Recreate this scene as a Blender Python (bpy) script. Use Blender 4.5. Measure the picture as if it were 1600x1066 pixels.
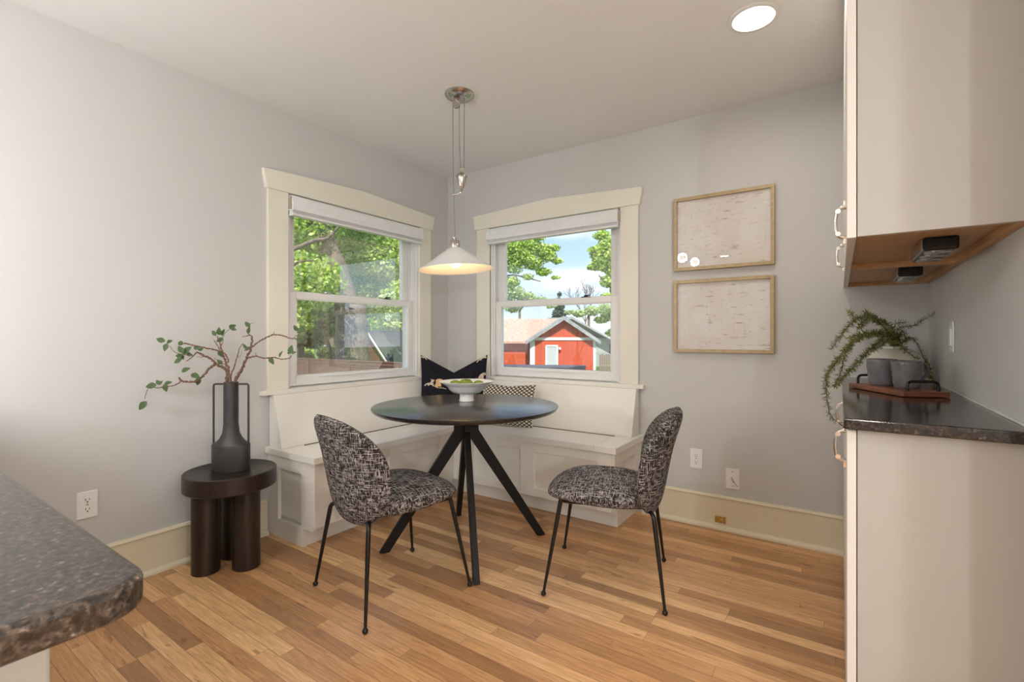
import bpy, bmesh, math, random
import numpy as np
from mathutils import Vector, Matrix
R = math.radians
random.seed(7)
for o in list(bpy.data.objects): bpy.data.objects.remove(o)
sc = bpy.context.scene
COL = sc.collection

# ------------------------------------------------------------------ camera
TH = math.atan(512/750.0)
CAM = Vector((2.692, -2.999, 1.117))
cd = bpy.data.cameras.new('camera'); cam = bpy.data.objects.new('camera', cd); COL.objects.link(cam)
cam.location = CAM; cam.rotation_euler = (R(90), 0, TH)
cd.sensor_width = 36; cd.lens = 36*750/1600.0; cd.shift_y = -6/1600.0; cd.clip_start = 0.02; cd.clip_end = 400
cd.dof.use_dof = True; cd.dof.focus_distance = 2.9; cd.dof.aperture_fstop = 13
sc.camera = cam
FW = Vector((-math.sin(TH), math.cos(TH), 0)); RT = Vector((math.cos(TH), math.sin(TH), 0)); UP = Vector((0, 0, 1))
def at(px, py, d):
    """the place at distance d (metres, along the view) seen at a measured spot of the 1600x1066 frame"""
    return CAM + d*(FW + (px-800)/750.0*RT + (527-py)/750.0*UP)

# ------------------------------------------------------------------ world, sun, exposure
sc.view_settings.view_transform = 'Standard'; sc.view_settings.look = 'None'
sc.view_settings.gamma = 1; sc.view_settings.use_curve_mapping = False
sc.view_settings.exposure = 0.4
wd = bpy.data.worlds.new('sky'); sc.world = wd; wd.use_nodes = True
wn = wd.node_tree.nodes; wl = wd.node_tree.links; wn.clear()
wo = wn.new('ShaderNodeOutputWorld'); wb = wn.new('ShaderNodeBackground')
tc = wn.new('ShaderNodeTexCoord'); sx = wn.new('ShaderNodeSeparateXYZ'); wl.new(tc.outputs['Generated'], sx.inputs[0])
rp = wn.new('ShaderNodeValToRGB'); wl.new(sx.outputs['Z'], rp.inputs[0])
rp.color_ramp.elements[0].position = 0.0; rp.color_ramp.elements[0].color = (0.72, 0.84, 0.97, 1)
rp.color_ramp.elements[1].position = 0.6; rp.color_ramp.elements[1].color = (0.16, 0.37, 0.80, 1)
e = rp.color_ramp.elements.new(0.2); e.color = (0.42, 0.66, 0.96, 1)
mp = wn.new('ShaderNodeMapping'); mp.inputs['Scale'].default_value = (3, 3, 12); wl.new(tc.outputs['Generated'], mp.inputs[0])
nz = wn.new('ShaderNodeTexNoise'); nz.inputs['Scale'].default_value = 1.6; nz.inputs['Detail'].default_value = 5; wl.new(mp.outputs[0], nz.inputs['Vector'])
cr = wn.new('ShaderNodeValToRGB'); wl.new(nz.outputs['Fac'], cr.inputs[0])
cr.color_ramp.elements[0].position = 0.42; cr.color_ramp.elements[1].position = 0.66
mx = wn.new('ShaderNodeMixRGB'); wl.new(cr.outputs[0], mx.inputs['Fac']); wl.new(rp.outputs[0], mx.inputs[1]); mx.inputs[2].default_value = (0.95, 0.97, 1.0, 1)
wl.new(mx.outputs[0], wb.inputs['Color']); wb.inputs['Strength'].default_value = 1.05
wl.new(wb.outputs[0], wo.inputs['Surface'])

def lamp(name, typ, loc, energy, color=(1, 1, 1), rot=(0, 0, 0), **kw):
    l = bpy.data.lights.new(name, typ); l.energy = energy; l.color = color
    for k, v in kw.items(): setattr(l, k, v)
    o = bpy.data.objects.new(name, l); o.location = loc; o.rotation_euler = rot; COL.objects.link(o); return o
sd = Vector((0.42, -0.62, 1.0)).normalized()      # where the sun stands
sun = lamp('sun', 'SUN', (0, 0, 20), 4.6, (1.0, 0.95, 0.86), angle=0.01)
sun.rotation_euler = sd.to_track_quat('Z', 'Y').to_euler()
# daylight portals in the two window openings (they only guide the sky's own light)
lamp('window_portal', 'AREA', (-0.17, -0.88, 1.39), 1, rot=(0, R(-90), 0), shape='RECTANGLE', size=1.14, size_y=1.07).data.cycles.is_portal = True
lamp('window_portal', 'AREA', (0.975, 0.17, 1.39), 1, rot=(R(-90), 0, 0), shape='RECTANGLE', size=1.06, size_y=1.14).data.cycles.is_portal = True

CAN_POWER = 12.0
LANTERN = 125.0  # most of this power feeds the two added fill lanterns
GLOBE_FILL = 53.0  # power of the globe added as fill on the peninsula
CAN_COLOR = (1.0, 0.94, 0.87)
CANS = [(2.397, -0.795), (1.14, -5.45), (4.1, -3.0), (2.9, -5.4), (4.4, -4.9)]  # the last three are unseen, added for fill

# ------------------------------------------------------------------ materials
def nodes(name):
    m = bpy.data.materials.new(name); m.use_nodes = True
    n = m.node_tree.nodes; l = m.node_tree.links
    b = n['Principled BSDF']; return m, n, l, b
def mat(name, col, rough=0.5, metal=0.0, spec=0.5, noise=None, bump=None, coat=0, emit=None):
    m, n, l, b = nodes(name)
    b.inputs['Base Color'].default_value = (*col, 1); b.inputs['Roughness'].default_value = rough
    b.inputs['Metallic'].default_value = metal; b.inputs['Specular IOR Level'].default_value = spec
    if coat: b.inputs['Coat Weight'].default_value = coat
    t = n.new('ShaderNodeTexCoord')
    if noise:
        sc_, amt = noise
        a = n.new('ShaderNodeTexNoise'); a.inputs['Scale'].default_value = sc_; a.inputs['Detail'].default_value = 4
        l.new(t.outputs['Object'], a.inputs['Vector'])
        r = n.new('ShaderNodeValToRGB'); l.new(a.outputs['Fac'], r.inputs[0])
        r.color_ramp.elements[0].position = 0.3; r.color_ramp.elements[1].position = 0.7
        r.color_ramp.elements[0].color = (*[c*(1-amt) for c in col], 1); r.color_ramp.elements[1].color = (*[min(1, c*(1+amt)) for c in col], 1)
        l.new(r.outputs[0], b.inputs['Base Color'])
    if bump:
        sc_, st = bump
        a = n.new('ShaderNodeTexNoise'); a.inputs['Scale'].default_value = sc_; a.inputs['Detail'].default_value = 3
        l.new(t.outputs['Object'], a.inputs['Vector'])
        bm = n.new('ShaderNodeBump'); bm.inputs['Strength'].default_value = st; bm.inputs['Distance'].default_value = 0.002
        l.new(a.outputs['Fac'], bm.inputs['Height']); l.new(bm.outputs[0], b.inputs['Normal'])
    if emit:
        b.inputs['Emission Color'].default_value = (*emit[0], 1); b.inputs['Emission Strength'].default_value = emit[1]
    return m
def math_(n, l, op, a, b=None, c=None):
    x = n.new('ShaderNodeMath'); x.operation = op
    for i, v in enumerate((a, b, c)):
        if v is None: continue
        if isinstance(v, (int, float)): x.inputs[i].default_value = v
        else: l.new(v, x.inputs[i])
    return x.outputs[0]

M = {}
M['wall'] = mat('greige_wall_paint', (0.595, 0.58, 0.56), 0.75, spec=0.25, noise=(1.2, 0.012), bump=(220, 0.12))
M['ceiling'] = mat('ceiling_paint', (0.84, 0.83, 0.82), 0.85, spec=0.2, noise=(1.0, 0.01), bump=(160, 0.1))
M['base_cream'] = mat('cream_baseboard_paint', (0.80, 0.72, 0.53), 0.42, spec=0.4, noise=(2.5, 0.02))
M['cream'] = mat('cream_trim_paint', (0.80, 0.76, 0.65), 0.42, spec=0.4, noise=(2.5, 0.02))
M['bench'] = mat('off_white_bench_paint', (0.82, 0.785, 0.715), 0.40, spec=0.45, noise=(3.0, 0.02))
M['vinyl'] = mat('white_vinyl', (0.80, 0.79, 0.765), 0.35, noise=(3, 0.01))
M['shade_fabric'] = mat('white_shade_fabric', (0.80, 0.79, 0.79), 0.8, noise=(30, 0.03), bump=(300, 0.3))
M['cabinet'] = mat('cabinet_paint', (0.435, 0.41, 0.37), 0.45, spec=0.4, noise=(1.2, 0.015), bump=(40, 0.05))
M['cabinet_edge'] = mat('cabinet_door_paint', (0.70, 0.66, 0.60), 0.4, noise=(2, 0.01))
M['plate'] = mat('white_plastic_plate', (0.84, 0.84, 0.82), 0.3, noise=(5, 0.01))
M['dark_slot'] = mat('dark_slot', (0.02, 0.02, 0.02), 0.6, noise=(50, 0.2))
M['nickel'] = mat('brushed_nickel', (0.52, 0.49, 0.455), 0.2, 1.0, noise=(60, 0.08))
M['chrome'] = mat('polished_chrome', (0.74, 0.71, 0.67), 0.14, 1.0, noise=(40, 0.03))
M['brass'] = mat('aged_brass', (0.62, 0.42, 0.13), 0.35, 1.0, noise=(60, 0.35))
M['cord'] = mat('grey_braided_cord', (0.22, 0.21, 0.20), 0.5, 0.3, noise=(200, 0.2))
M['bronze'] = mat('dark_bronze', (0.10, 0.075, 0.055), 0.45, 0.7, noise=(80, 0.2))
M['black_metal'] = mat('black_powder_coat', (0.010, 0.008, 0.007), 0.5, 0.0, spec=0.22, noise=(60, 0.2), bump=(400, 0.1))
M['black_wire'] = mat('black_wire_metal', (0.02, 0.018, 0.016), 0.3, 0.5, noise=(80, 0.2))
M['tabletop'] = None
M['vase'] = mat('dark_grey_metal_vase', (0.05, 0.045, 0.043), 0.48, 0.3, noise=(25, 0.25), bump=(300, 0.15))
M['ceramic_white'] = mat('white_ceramic', (0.80, 0.79, 0.76), 0.35, noise=(12, 0.03))
M['cream_glaze'] = mat('cream_glaze', (0.72, 0.69, 0.60), 0.12, noise=(10, 0.04))
M['grey_glaze'] = mat('grey_glaze', (0.16, 0.155, 0.165), 0.3, noise=(25, 0.25))
M['moss'] = mat('green_moss', (0.16, 0.23, 0.035), 0.95, noise=(60, 0.5), bump=(120, 1.0))
M['enamel'] = mat('white_enamel', (0.80, 0.79, 0.77), 0.25, noise=(4, 0.01))
M['bark'] = mat('brown_twig_bark', (0.17, 0.095, 0.065), 0.85, noise=(120, 0.5), bump=(200, 1.0))
M['fern_stem'] = mat('green_brown_stem', (0.10, 0.085, 0.03), 0.7, noise=(90, 0.3))
M['frame_gold'] = mat('champagne_wood_frame', (0.42, 0.31, 0.17), 0.42, 0.25, noise=(35, 0.12))
M['lens_glass'] = mat('puck_light_lens', (0.45, 0.45, 0.45), 0.15, 0.6, noise=(150, 0.4))
M['bulb'] = mat('warm_bulb', (1, 0.8, 0.5), 0.3, emit=((1.0, 0.72, 0.36), 9.0), noise=(4, 0.01))
M['lantern_bulb'] = mat('white_lit_bulb', (1, .95, .9), 0.4, emit=((1.0, 0.93, 0.84), 8.0), noise=(4, 0.01))
M['can_lens'] = mat('frosted_lit_lens', (1, 0.95, 0.85), 0.4, emit=((1.0, 0.93, 0.80), 6.0), noise=(4, 0.01))
M['can_baffle'] = mat('white_can_baffle', (0.85, 0.80, 0.72), 0.5, noise=(4, 0.01))
M['caulk'] = mat('white_caulk', (0.8, 0.79, 0.76), 0.5, noise=(20, 0.03))
M['linen'] = mat('cream_linen', (0.68, 0.62, 0.52), 0.9, noise=(80, 0.1), bump=(500, 0.5))
M['navy_linen'] = mat('near_black_linen', (0.013, 0.012, 0.017), 0.9, spec=0.15, noise=(60, 0.3), bump=(400, 0.5))
M['gold_print'] = mat('gold_animal_print', (0.62, 0.42, 0.18), 0.85, noise=(140, 0.45))
M['sand_print'] = mat('sand_animal_print', (0.60, 0.47, 0.36), 0.85, noise=(140, 0.3))

def granite(name, base, lo, hi, sc_=1.0, rough=0.12):
    m, n, l, b = nodes(name); t = n.new('ShaderNodeTexCoord')
    v = n.new('ShaderNodeTexVoronoi'); v.inputs['Scale'].default_value = 210*sc_; l.new(t.outputs['Object'], v.inputs['Vector'])
    a = n.new('ShaderNodeTexNoise'); a.inputs['Scale'].default_value = 90*sc_; a.inputs['Detail'].default_value = 6; l.new(t.outputs['Object'], a.inputs['Vector'])
    r = n.new('ShaderNodeValToRGB'); l.new(a.outputs['Fac'], r.inputs[0])
    r.color_ramp.elements[0].position = 0.36; r.color_ramp.elements[0].color = (*lo, 1)
    r.color_ramp.elements[1].position = 0.62; r.color_ramp.elements[1].color = (*base, 1)
    e = r.color_ramp.elements.new(0.74); e.color = (*hi, 1)
    g = n.new('ShaderNodeRGBToBW'); l.new(v.outputs['Color'], g.inputs[0])
    r2 = n.new('ShaderNodeValToRGB'); l.new(g.outputs[0], r2.inputs[0])
    r2.color_ramp.elements[0].position = 0.25; r2.color_ramp.elements[0].color = (0.45, 0.42, 0.40, 1)
    r2.color_ramp.elements[1].position = 0.82; r2.color_ramp.elements[1].color = (1.7, 1.6, 1.5, 1)
    x = n.new('ShaderNodeMixRGB'); x.blend_type = 'MULTIPLY'; x.inputs[0].default_value = 1
    l.new(r.outputs[0], x.inputs[1]); l.new(r2.outputs[0], x.inputs[2]); l.new(x.outputs[0], b.inputs['Base Color'])
    b.inputs['Roughness'].default_value = rough; b.inputs['Specular IOR Level'].default_value = 0.6
    return m
M['granite'] = granite('polished_brown_granite', (0.034, 0.023, 0.017), (0.010, 0.007, 0.006), (0.13, 0.10, 0.075))
M['granite_near'] = granite('brown_speckled_granite', (0.075, 0.057, 0.044), (0.014, 0.010, 0.008), (0.24, 0.20, 0.165), sc_=1.7, rough=0.30)

def plank_floor():
    m, n, l, b = nodes('oak_strip_floor'); t = n.new('ShaderNodeTexCoord')
    s = n.new('ShaderNodeSeparateXYZ'); l.new(t.outputs['Object'], s.inputs[0])
    W = 0.0575
    yr = math_(n, l, 'DIVIDE', s.outputs['Y'], W); row = math_(n, l, 'FLOOR', yr); fy = math_(n, l, 'FRACT', yr)
    wn1 = n.new('ShaderNodeTexWhiteNoise'); wn1.noise_dimensions = '1D'; l.new(row, wn1.inputs['W'])
    ln = math_(n, l, 'MULTIPLY_ADD', wn1.outputs['Value'], 0.55, 0.62)
    xo = math_(n, l, 'MULTIPLY_ADD', wn1.outputs['Value'], 37.0, s.outputs['X'])
    xr = math_(n, l, 'DIVIDE', xo, ln); idx = math_(n, l, 'FLOOR', xr); fx = math_(n, l, 'FRACT', xr)
    cb = n.new('ShaderNodeCombineXYZ'); l.new(row, cb.inputs[0]); l.new(idx, cb.inputs[1])
    wn2 = n.new('ShaderNodeTexWhiteNoise'); wn2.noise_dimensions = '2D'; l.new(cb.outputs[0], wn2.inputs['Vector'])
    r = n.new('ShaderNodeValToRGB'); l.new(wn2.outputs['Value'], r.inputs[0])
    els = r.color_ramp.elements
    els[0].position = 0; els[0].color = (0.36, 0.19, 0.088, 1)
    els[1].position = 1; els[1].color = (0.76, 0.49, 0.245, 1)
    for p, c in ((0.18, (0.44, 0.235, 0.107, 1)), (0.5, (0.54, 0.295, 0.137, 1)), (0.8, (0.62, 0.36, 0.172, 1))):
        e = els.new(p); e.color = c
    # grain, shifted per plank
    off = n.new('ShaderNodeVectorMath'); off.operation = 'MULTIPLY'; l.new(wn2.outputs['Color'], off.inputs[0]); off.inputs[1].default_value = (30, 30, 30)
    ad = n.new('ShaderNodeVectorMath'); ad.operation = 'ADD'; l.new(t.outputs['Object'], ad.inputs[0]); l.new(off.outputs[0], ad.inputs[1])
    mp = n.new('ShaderNodeMapping'); mp.inputs['Scale'].default_value = (2.2, 34, 1); l.new(ad.outputs[0], mp.inputs[0])
    g = n.new('ShaderNodeTexNoise'); g.inputs['Scale'].default_value = 2.4; g.inputs['Detail'].default_value = 7; g.inputs['Distortion'].default_value = 1.6
    l.new(mp.outputs[0], g.inputs['Vector'])
    gr = n.new('ShaderNodeValToRGB'); l.new(g.outputs['Fac'], gr.inputs[0])
    gr.color_ramp.elements[0].position = 0.28; gr.color_ramp.elements[0].color = (0.84, 0.74, 0.63, 1)
    gr.color_ramp.elements[1].position = 0.66; gr.color_ramp.elements[1].color = (1.32, 1.32, 1.30, 1)
    x = n.new('ShaderNodeMixRGB'); x.blend_type = 'MULTIPLY'; x.inputs[0].default_value = 0.9; l.new(r.outputs[0], x.inputs[1]); l.new(gr.outputs[0], x.inputs[2])
    # knots and mineral streaks
    mp2 = n.new('ShaderNodeMapping'); mp2.inputs['Scale'].default_value = (1.5, 9, 1); l.new(ad.outputs[0], mp2.inputs[0])
    k = n.new('ShaderNodeTexNoise'); k.inputs['Scale'].default_value = 2.0; k.inputs['Detail'].default_value = 4; k.inputs['Distortion'].default_value = 2.2; l.new(mp2.outputs[0], k.inputs['Vector'])
    kr = n.new('ShaderNodeValToRGB'); l.new(k.outputs['Fac'], kr.inputs[0])
    kr.color_ramp.elements[0].position = 0.27; kr.color_ramp.elements[0].color = (0.45, 0.35, 0.27, 1)
    kr.color_ramp.elements[1].position = 0.36; kr.color_ramp.elements[1].color = (1, 1, 1, 1)
    x2 = n.new('ShaderNodeMixRGB'); x2.blend_type = 'MULTIPLY'; x2.inputs[0].default_value = 0.8; l.new(x.outputs[0], x2.inputs[1]); l.new(kr.outputs[0], x2.inputs[2])
    # seams
    a = math_(n, l, 'LESS_THAN', fy, 0.018); a2 = math_(n, l, 'GREATER_THAN', fy, 0.982)
    fxm = math_(n, l, 'MULTIPLY', fx, ln); a3 = math_(n, l, 'LESS_THAN', fxm, 0.0016)
    sm = math_(n, l, 'MAXIMUM', math_(n, l, 'MAXIMUM', a, a2), a3)
    x3 = n.new('ShaderNodeMixRGB'); l.new(math_(n, l, 'MULTIPLY', sm, 0.6), x3.inputs[0]); l.new(x2.outputs[0], x3.inputs[1]); x3.inputs[2].default_value = (0.09, 0.045, 0.02, 1)
    l.new(x3.outputs[0], b.inputs['Base Color'])
    rr = math_(n, l, 'MULTIPLY_ADD', g.outputs['Fac'], 0.16, 0.24); l.new(rr, b.inputs['Roughness'])
    bp = n.new('ShaderNodeBump'); bp.inputs['Strength'].default_value = 0.25; bp.inputs['Distance'].default_value = 0.001
    l.new(math_(n, l, 'SUBTRACT', g.outputs['Fac'], sm), bp.inputs['Height']); l.new(bp.outputs[0], b.inputs['Normal'])
    return m
M['floor'] = plank_floor()

def wood(name, c0, c1, scale=(2, 30, 30), rough=0.4, dist=1.5):
    m, n, l, b = nodes(name); t = n.new('ShaderNodeTexCoord')
    mp = n.new('ShaderNodeMapping'); mp.inputs['Scale'].default_value = scale; l.new(t.outputs['Object'], mp.inputs[0])
    g = n.new('ShaderNodeTexNoise'); g.inputs['Scale'].default_value = 2; g.inputs['Detail'].default_value = 6; g.inputs['Distortion'].default_value = dist; l.new(mp.outputs[0], g.inputs['Vector'])
    r = n.new('ShaderNodeValToRGB'); l.new(g.outputs['Fac'], r.inputs[0])
    r.color_ramp.elements[0].position = 0.3; r.color_ramp.elements[0].color = (*c0, 1); r.color_ramp.elements[1].position = 0.7; r.color_ramp.elements[1].color = (*c1, 1)
    l.new(r.outputs[0], b.inputs['Base Color']); b.inputs['Roughness'].default_value = rough
    return m
M['tabletop'] = wood('black_stained_oak', (0.018, 0.014, 0.012), (0.036, 0.029, 0.025), (25, 2, 2), 0.25)
M['tabletop'].node_tree.nodes['Principled BSDF'].inputs['Coat Weight'].default_value = 0.35
M['tabletop'].node_tree.nodes['Principled BSDF'].inputs['Coat Roughness'].default_value = 0.22
M['dark_wood'] = wood('dark_brown_stained_wood', (0.013, 0.008, 0.006), (0.034, 0.020, 0.014), (12, 12, 1.0), 0.36)
M['maple'] = wood('maple_plywood', (0.40, 0.23, 0.11), (0.52, 0.31, 0.16), (12, 1.2, 12), 0.5)
M['maple_edge'] = wood('maple_rail', (0.48, 0.27, 0.12), (0.60, 0.36, 0.18), (12, 1.2, 12), 0.5)
M['acacia'] = wood('acacia_board', (0.10, 0.028, 0.013), (0.32, 0.11, 0.05), (30, 3, 30), 0.4, 2.5)

def tweed(name, vertical):
    m, n, l, b = nodes(name); t = n.new('ShaderNodeTexCoord')
    def streak(scale, lo, hi):
        mp = n.new('ShaderNodeMapping'); mp.inputs['Scale'].default_value = scale; l.new(t.outputs['Object'], mp.inputs[0])
        g = n.new('ShaderNodeTexNoise'); g.inputs['Scale'].default_value = 1; g.inputs['Detail'].default_value = 3; l.new(mp.outputs[0], g.inputs['Vector'])
        r = n.new('ShaderNodeValToRGB'); l.new(g.outputs['Fac'], r.inputs[0]); r.color_ramp.elements[0].position = lo; r.color_ramp.elements[1].position = hi
        return r.outputs[0]
    if vertical: a = streak((28, 28, 300), 0.53, 0.64); c = streak((300, 200, 26), 0.53, 0.64)
    else: a = streak((28, 300, 60), 0.52, 0.64); c = streak((300, 28, 60), 0.52, 0.64)
    x = n.new('ShaderNodeMixRGB'); x.blend_type = 'LIGHTEN'; x.inputs[0].default_value = 1; l.new(a, x.inputs[1]); l.new(c, x.inputs[2])
    d = n.new('ShaderNodeTexNoise'); d.inputs['Scale'].default_value = 420; l.new(t.outputs['Object'], d.inputs['Vector'])
    f = math_(n, l, 'MULTIPLY', x.outputs[0], math_(n, l, 'MULTIPLY_ADD', d.outputs['Fac'], 1.3, 0.1))
    r = n.new('ShaderNodeValToRGB'); l.new(f, r.inputs[0])
    r.color_ramp.elements[0].position = 0.0; r.color_ramp.elements[0].color = (0.030, 0.020, 0.019, 1)
    r.color_ramp.elements[1].position = 0.85; r.color_ramp.elements[1].color = (0.56, 0.51, 0.48, 1)
    l.new(r.outputs[0], b.inputs['Base Color']); b.inputs['Roughness'].default_value = 0.95; b.inputs['Specular IOR Level'].default_value = 0.2
    bp = n.new('ShaderNodeBump'); bp.inputs['Strength'].default_value = 0.8; bp.inputs['Distance'].default_value = 0.003
    l.new(f, bp.inputs['Height']); l.new(bp.outputs[0], b.inputs['Normal'])
    return m
M['tweed_back'] = tweed('boucle_tweed_back', True); M['tweed_seat'] = tweed('boucle_tweed_seat', False)

def lattice():
    m, n, l, b = nodes('lattice_weave'); t = n.new('ShaderNodeTexCoord'); s = n.new('ShaderNodeSeparateXYZ'); l.new(t.outputs['Object'], s.inputs[0])
    k = 40.0
    u = math_(n, l, 'MULTIPLY', s.outputs['X'], k*0.75); v = math_(n, l, 'MULTIPLY', s.outputs['Z'], k*1.1)
    p = math_(n, l, 'ABSOLUTE', math_(n, l, 'SUBTRACT', math_(n, l, 'FRACT', math_(n, l, 'ADD', u, v)), 0.5))
    q = math_(n, l, 'ABSOLUTE', math_(n, l, 'SUBTRACT', math_(n, l, 'FRACT', math_(n, l, 'SUBTRACT', u, v)), 0.5))
    f = math_(n, l, 'LESS_THAN', math_(n, l, 'MINIMUM', p, q), 0.17)
    x = n.new('ShaderNodeMixRGB'); l.new(f, x.inputs[0]); x.inputs[1].default_value = (0.64, 0.58, 0.47, 1); x.inputs[2].default_value = (0.035, 0.025, 0.022, 1)
    l.new(x.outputs[0], b.inputs['Base Color']); b.inputs['Roughness'].default_value = 0.9
    return m
M['lattice'] = lattice()

def art(name, seed):
    m, n, l, b = nodes(name); t = n.new('ShaderNodeTexCoord')
    def st(scale, lo, hi, sd):
        mp = n.new('ShaderNodeMapping'); mp.inputs['Scale'].default_value = scale; mp.inputs['Location'].default_value = (sd, sd, sd*2); l.new(t.outputs['Object'], mp.inputs[0])
        g = n.new('ShaderNodeTexNoise'); g.inputs['Scale'].default_value = 1; g.inputs['Detail'].default_value = 5; g.inputs['Roughness'].default_value = 0.65; l.new(mp.outputs[0], g.inputs['Vector'])
        r = n.new('ShaderNodeValToRGB'); l.new(g.outputs['Fac'], r.inputs[0]); r.color_ramp.elements[0].position = lo; r.color_ramp.elements[1].position = hi
        return r.outputs[0]
    col = None
    base = n.new('ShaderNodeMixRGB'); l.new(st((5, 1, 4), 0.35, 0.65, seed), base.inputs[0]); base.inputs[1].default_value = (0.66, 0.60, 0.545, 1); base.inputs[2].default_value = (0.72, 0.69, 0.66, 1)
    cur = base.outputs[0]
    for i, (s_, lo, hi, c, am) in enumerate((((14, 1, 70), 0.60, 0.70, (0.28, 0.15, 0.09, 1), 0.7), ((90, 1, 9), 0.60, 0.72, (0.46, 0.36, 0.28, 1), 0.5), ((38, 1, 130), 0.655, 0.70, (0.06, 0.03, 0.03, 1), 0.85), ((9, 1, 26), 0.60, 0.72, (0.50, 0.28, 0.15, 1), 0.45))):
        x = n.new('ShaderNodeMixRGB'); l.new(math_(n, l, 'MULTIPLY', st(s_, lo, hi, seed+i*3.1), am), x.inputs[0]); l.new(cur, x.inputs[1]); x.inputs[2].default_value = c; cur = x.outputs[0]
    l.new(cur, b.inputs['Base Color']); b.inputs['Roughness'].default_value = 0.8
    return m
M['art_a'] = art('abstract_crosshatch_print_warm', 1.3); M['art_b'] = art('abstract_crosshatch_print_cool', 5.7)

def glass(name, ior=1.45, tint=(1, 1, 1)):
    m = bpy.data.materials.new(name); m.use_nodes = True; n = m.node_tree.nodes; l = m.node_tree.links; n.clear()
    o = n.new('ShaderNodeOutputMaterial'); x = n.new('ShaderNodeMixShader'); tr = n.new('ShaderNodeBsdfTransparent'); g = n.new('ShaderNodeBsdfGlossy')
    lw = n.new('ShaderNodeLayerWeight'); lw.inputs['Blend'].default_value = 0.5; g.inputs['Roughness'].default_value = 0.0; tr.inputs['Color'].default_value = (*tint, 1)
    f0 = ((ior-1)/(ior+1))**2; p = math_(n, l, 'MULTIPLY_ADD', math_(n, l, 'POWER', lw.outputs['Facing'], 5.0), 1-f0, f0)
    l.new(p, x.inputs[0]); l.new(tr.outputs[0], x.inputs[1]); l.new(g.outputs[0], x.inputs[2]); l.new(x.outputs[0], o.inputs['Surface'])
    return m
M['glass'] = glass('window_glass', 2.2); M['coated_glass'] = glass('coated_window_glass', 3.2); M['art_glass'] = glass('picture_glass', 1.5)

def leafmat(name, c0, c1, c2, rough=0.5, trans=0.4):
    m = bpy.data.materials.new(name); m.use_nodes = True; n = m.node_tree.nodes; l = m.node_tree.links; n.clear()
    o = n.new('ShaderNodeOutputMaterial'); g = n.new('ShaderNodeNewGeometry'); r = n.new('ShaderNodeValToRGB')
    l.new(g.outputs['Random Per Island'], r.inputs[0])
    r.color_ramp.elements[0].color = (*c0, 1); r.color_ramp.elements[1].color = (*c2, 1); e = r.color_ramp.elements.new(0.55); e.color = (*c1, 1)
    b = n.new('ShaderNodeBsdfPrincipled'); b.inputs['Roughness'].default_value = rough; l.new(r.outputs[0], b.inputs['Base Color'])
    t = n.new('ShaderNodeBsdfTranslucent'); l.new(r.outputs[0], t.inputs['Color'])
    x = n.new('ShaderNodeMixShader'); x.inputs[0].default_value = trans; l.new(b.outputs[0], x.inputs[1]); l.new(t.outputs[0], x.inputs[2]); l.new(x.outputs[0], o.inputs['Surface'])
    return m
M['leaf_tree'] = leafmat('sunny_tree_leaves', (0.16, 0.32, 0.03), (0.50, 0.70, 0.09), (0.92, 0.98, 0.42))
M['leaf_pale'] = leafmat('pale_tree_leaves', (0.26, 0.38, 0.16), (0.50, 0.64, 0.26), (0.80, 0.88, 0.45))
M['leaf_conifer'] = leafmat('blue_green_needles', (0.03, 0.07, 0.05), (0.06, 0.11, 0.08), (0.10, 0.17, 0.12), trans=0.1)
M['leaf_branch'] = leafmat('dusty_green_leaves', (0.045, 0.085, 0.025), (0.075, 0.13, 0.035), (0.15, 0.22, 0.06), trans=0.15)
M['leaf_fern'] = leafmat('olive_fern_leaves', (0.09, 0.11, 0.025), (0.20, 0.22, 0.06), (0.38, 0.39, 0.14), trans=0.2)
M['tree_bark'] = mat('grey_brown_bark', (0.21, 0.165, 0.125), 0.95, noise=(9, 0.45), bump=(14, 1.0))
M['grass'] = mat('lawn_grass', (0.10, 0.17, 0.04), 0.95, noise=(3, 0.4))
M['red_siding'] = None
def siding(name, col, k=6.0, dark=0.72):
    m, n, l, b = nodes(name); t = n.new('ShaderNodeTexCoord'); s = n.new('ShaderNodeSeparateXYZ'); l.new(t.outputs['Object'], s.inputs[0])
    a = n.new('ShaderNodeTexNoise'); a.inputs['Scale'].default_value = 3; l.new(t.outputs['Object'], a.inputs['Vector'])
    v = math_(n, l, 'FRACT', math_(n, l, 'MULTIPLY', math_(n, l, 'ADD', s.outputs['X'], s.outputs['Y']), k)); f = math_(n, l, 'LESS_THAN', v, 0.08)
    x = n.new('ShaderNodeMixRGB'); l.new(f, x.inputs[0]); x.inputs[1].default_value = (*col, 1); x.inputs[2].default_value = (*[c*dark for c in col], 1)
    y = n.new('ShaderNodeMixRGB'); y.blend_type = 'MULTIPLY'; y.inputs[0].default_value = 0.3; l.new(x.outputs[0], y.inputs[1]); l.new(a.outputs['Color'], y.inputs[2])
    l.new(y.outputs[0], b.inputs['Base Color']); b.inputs['Roughness'].default_value = 0.8
    return m
M['red_siding'] = siding('orange_red_siding', (0.72, 0.115, 0.05), 3.3, 0.8)
M['brick_siding'] = siding('dull_red_shed_boards', (0.23, 0.08, 0.055), 5)
M['fence_wood'] = siding('brown_fence_boards', (0.22, 0.125, 0.085), 7, 0.45)
M['grey_fence'] = siding('weathered_fence_boards', (0.36, 0.30, 0.24), 6, 0.4)
M['pink_roof'] = mat('faded_red_shingles', (0.62, 0.33, 0.25), 0.9, noise=(6, 0.2))
M['grey_roof'] = mat('grey_shingles', (0.36, 0.37, 0.38), 0.9, noise=(6, 0.25))
M['dark_roof'] = mat('charcoal_shingles', (0.09, 0.10, 0.10), 0.9, noise=(8, 0.25))
M['white_trim'] = mat('white_exterior_trim', (0.82, 0.82, 0.80), 0.6, noise=(3, 0.03))
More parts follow.
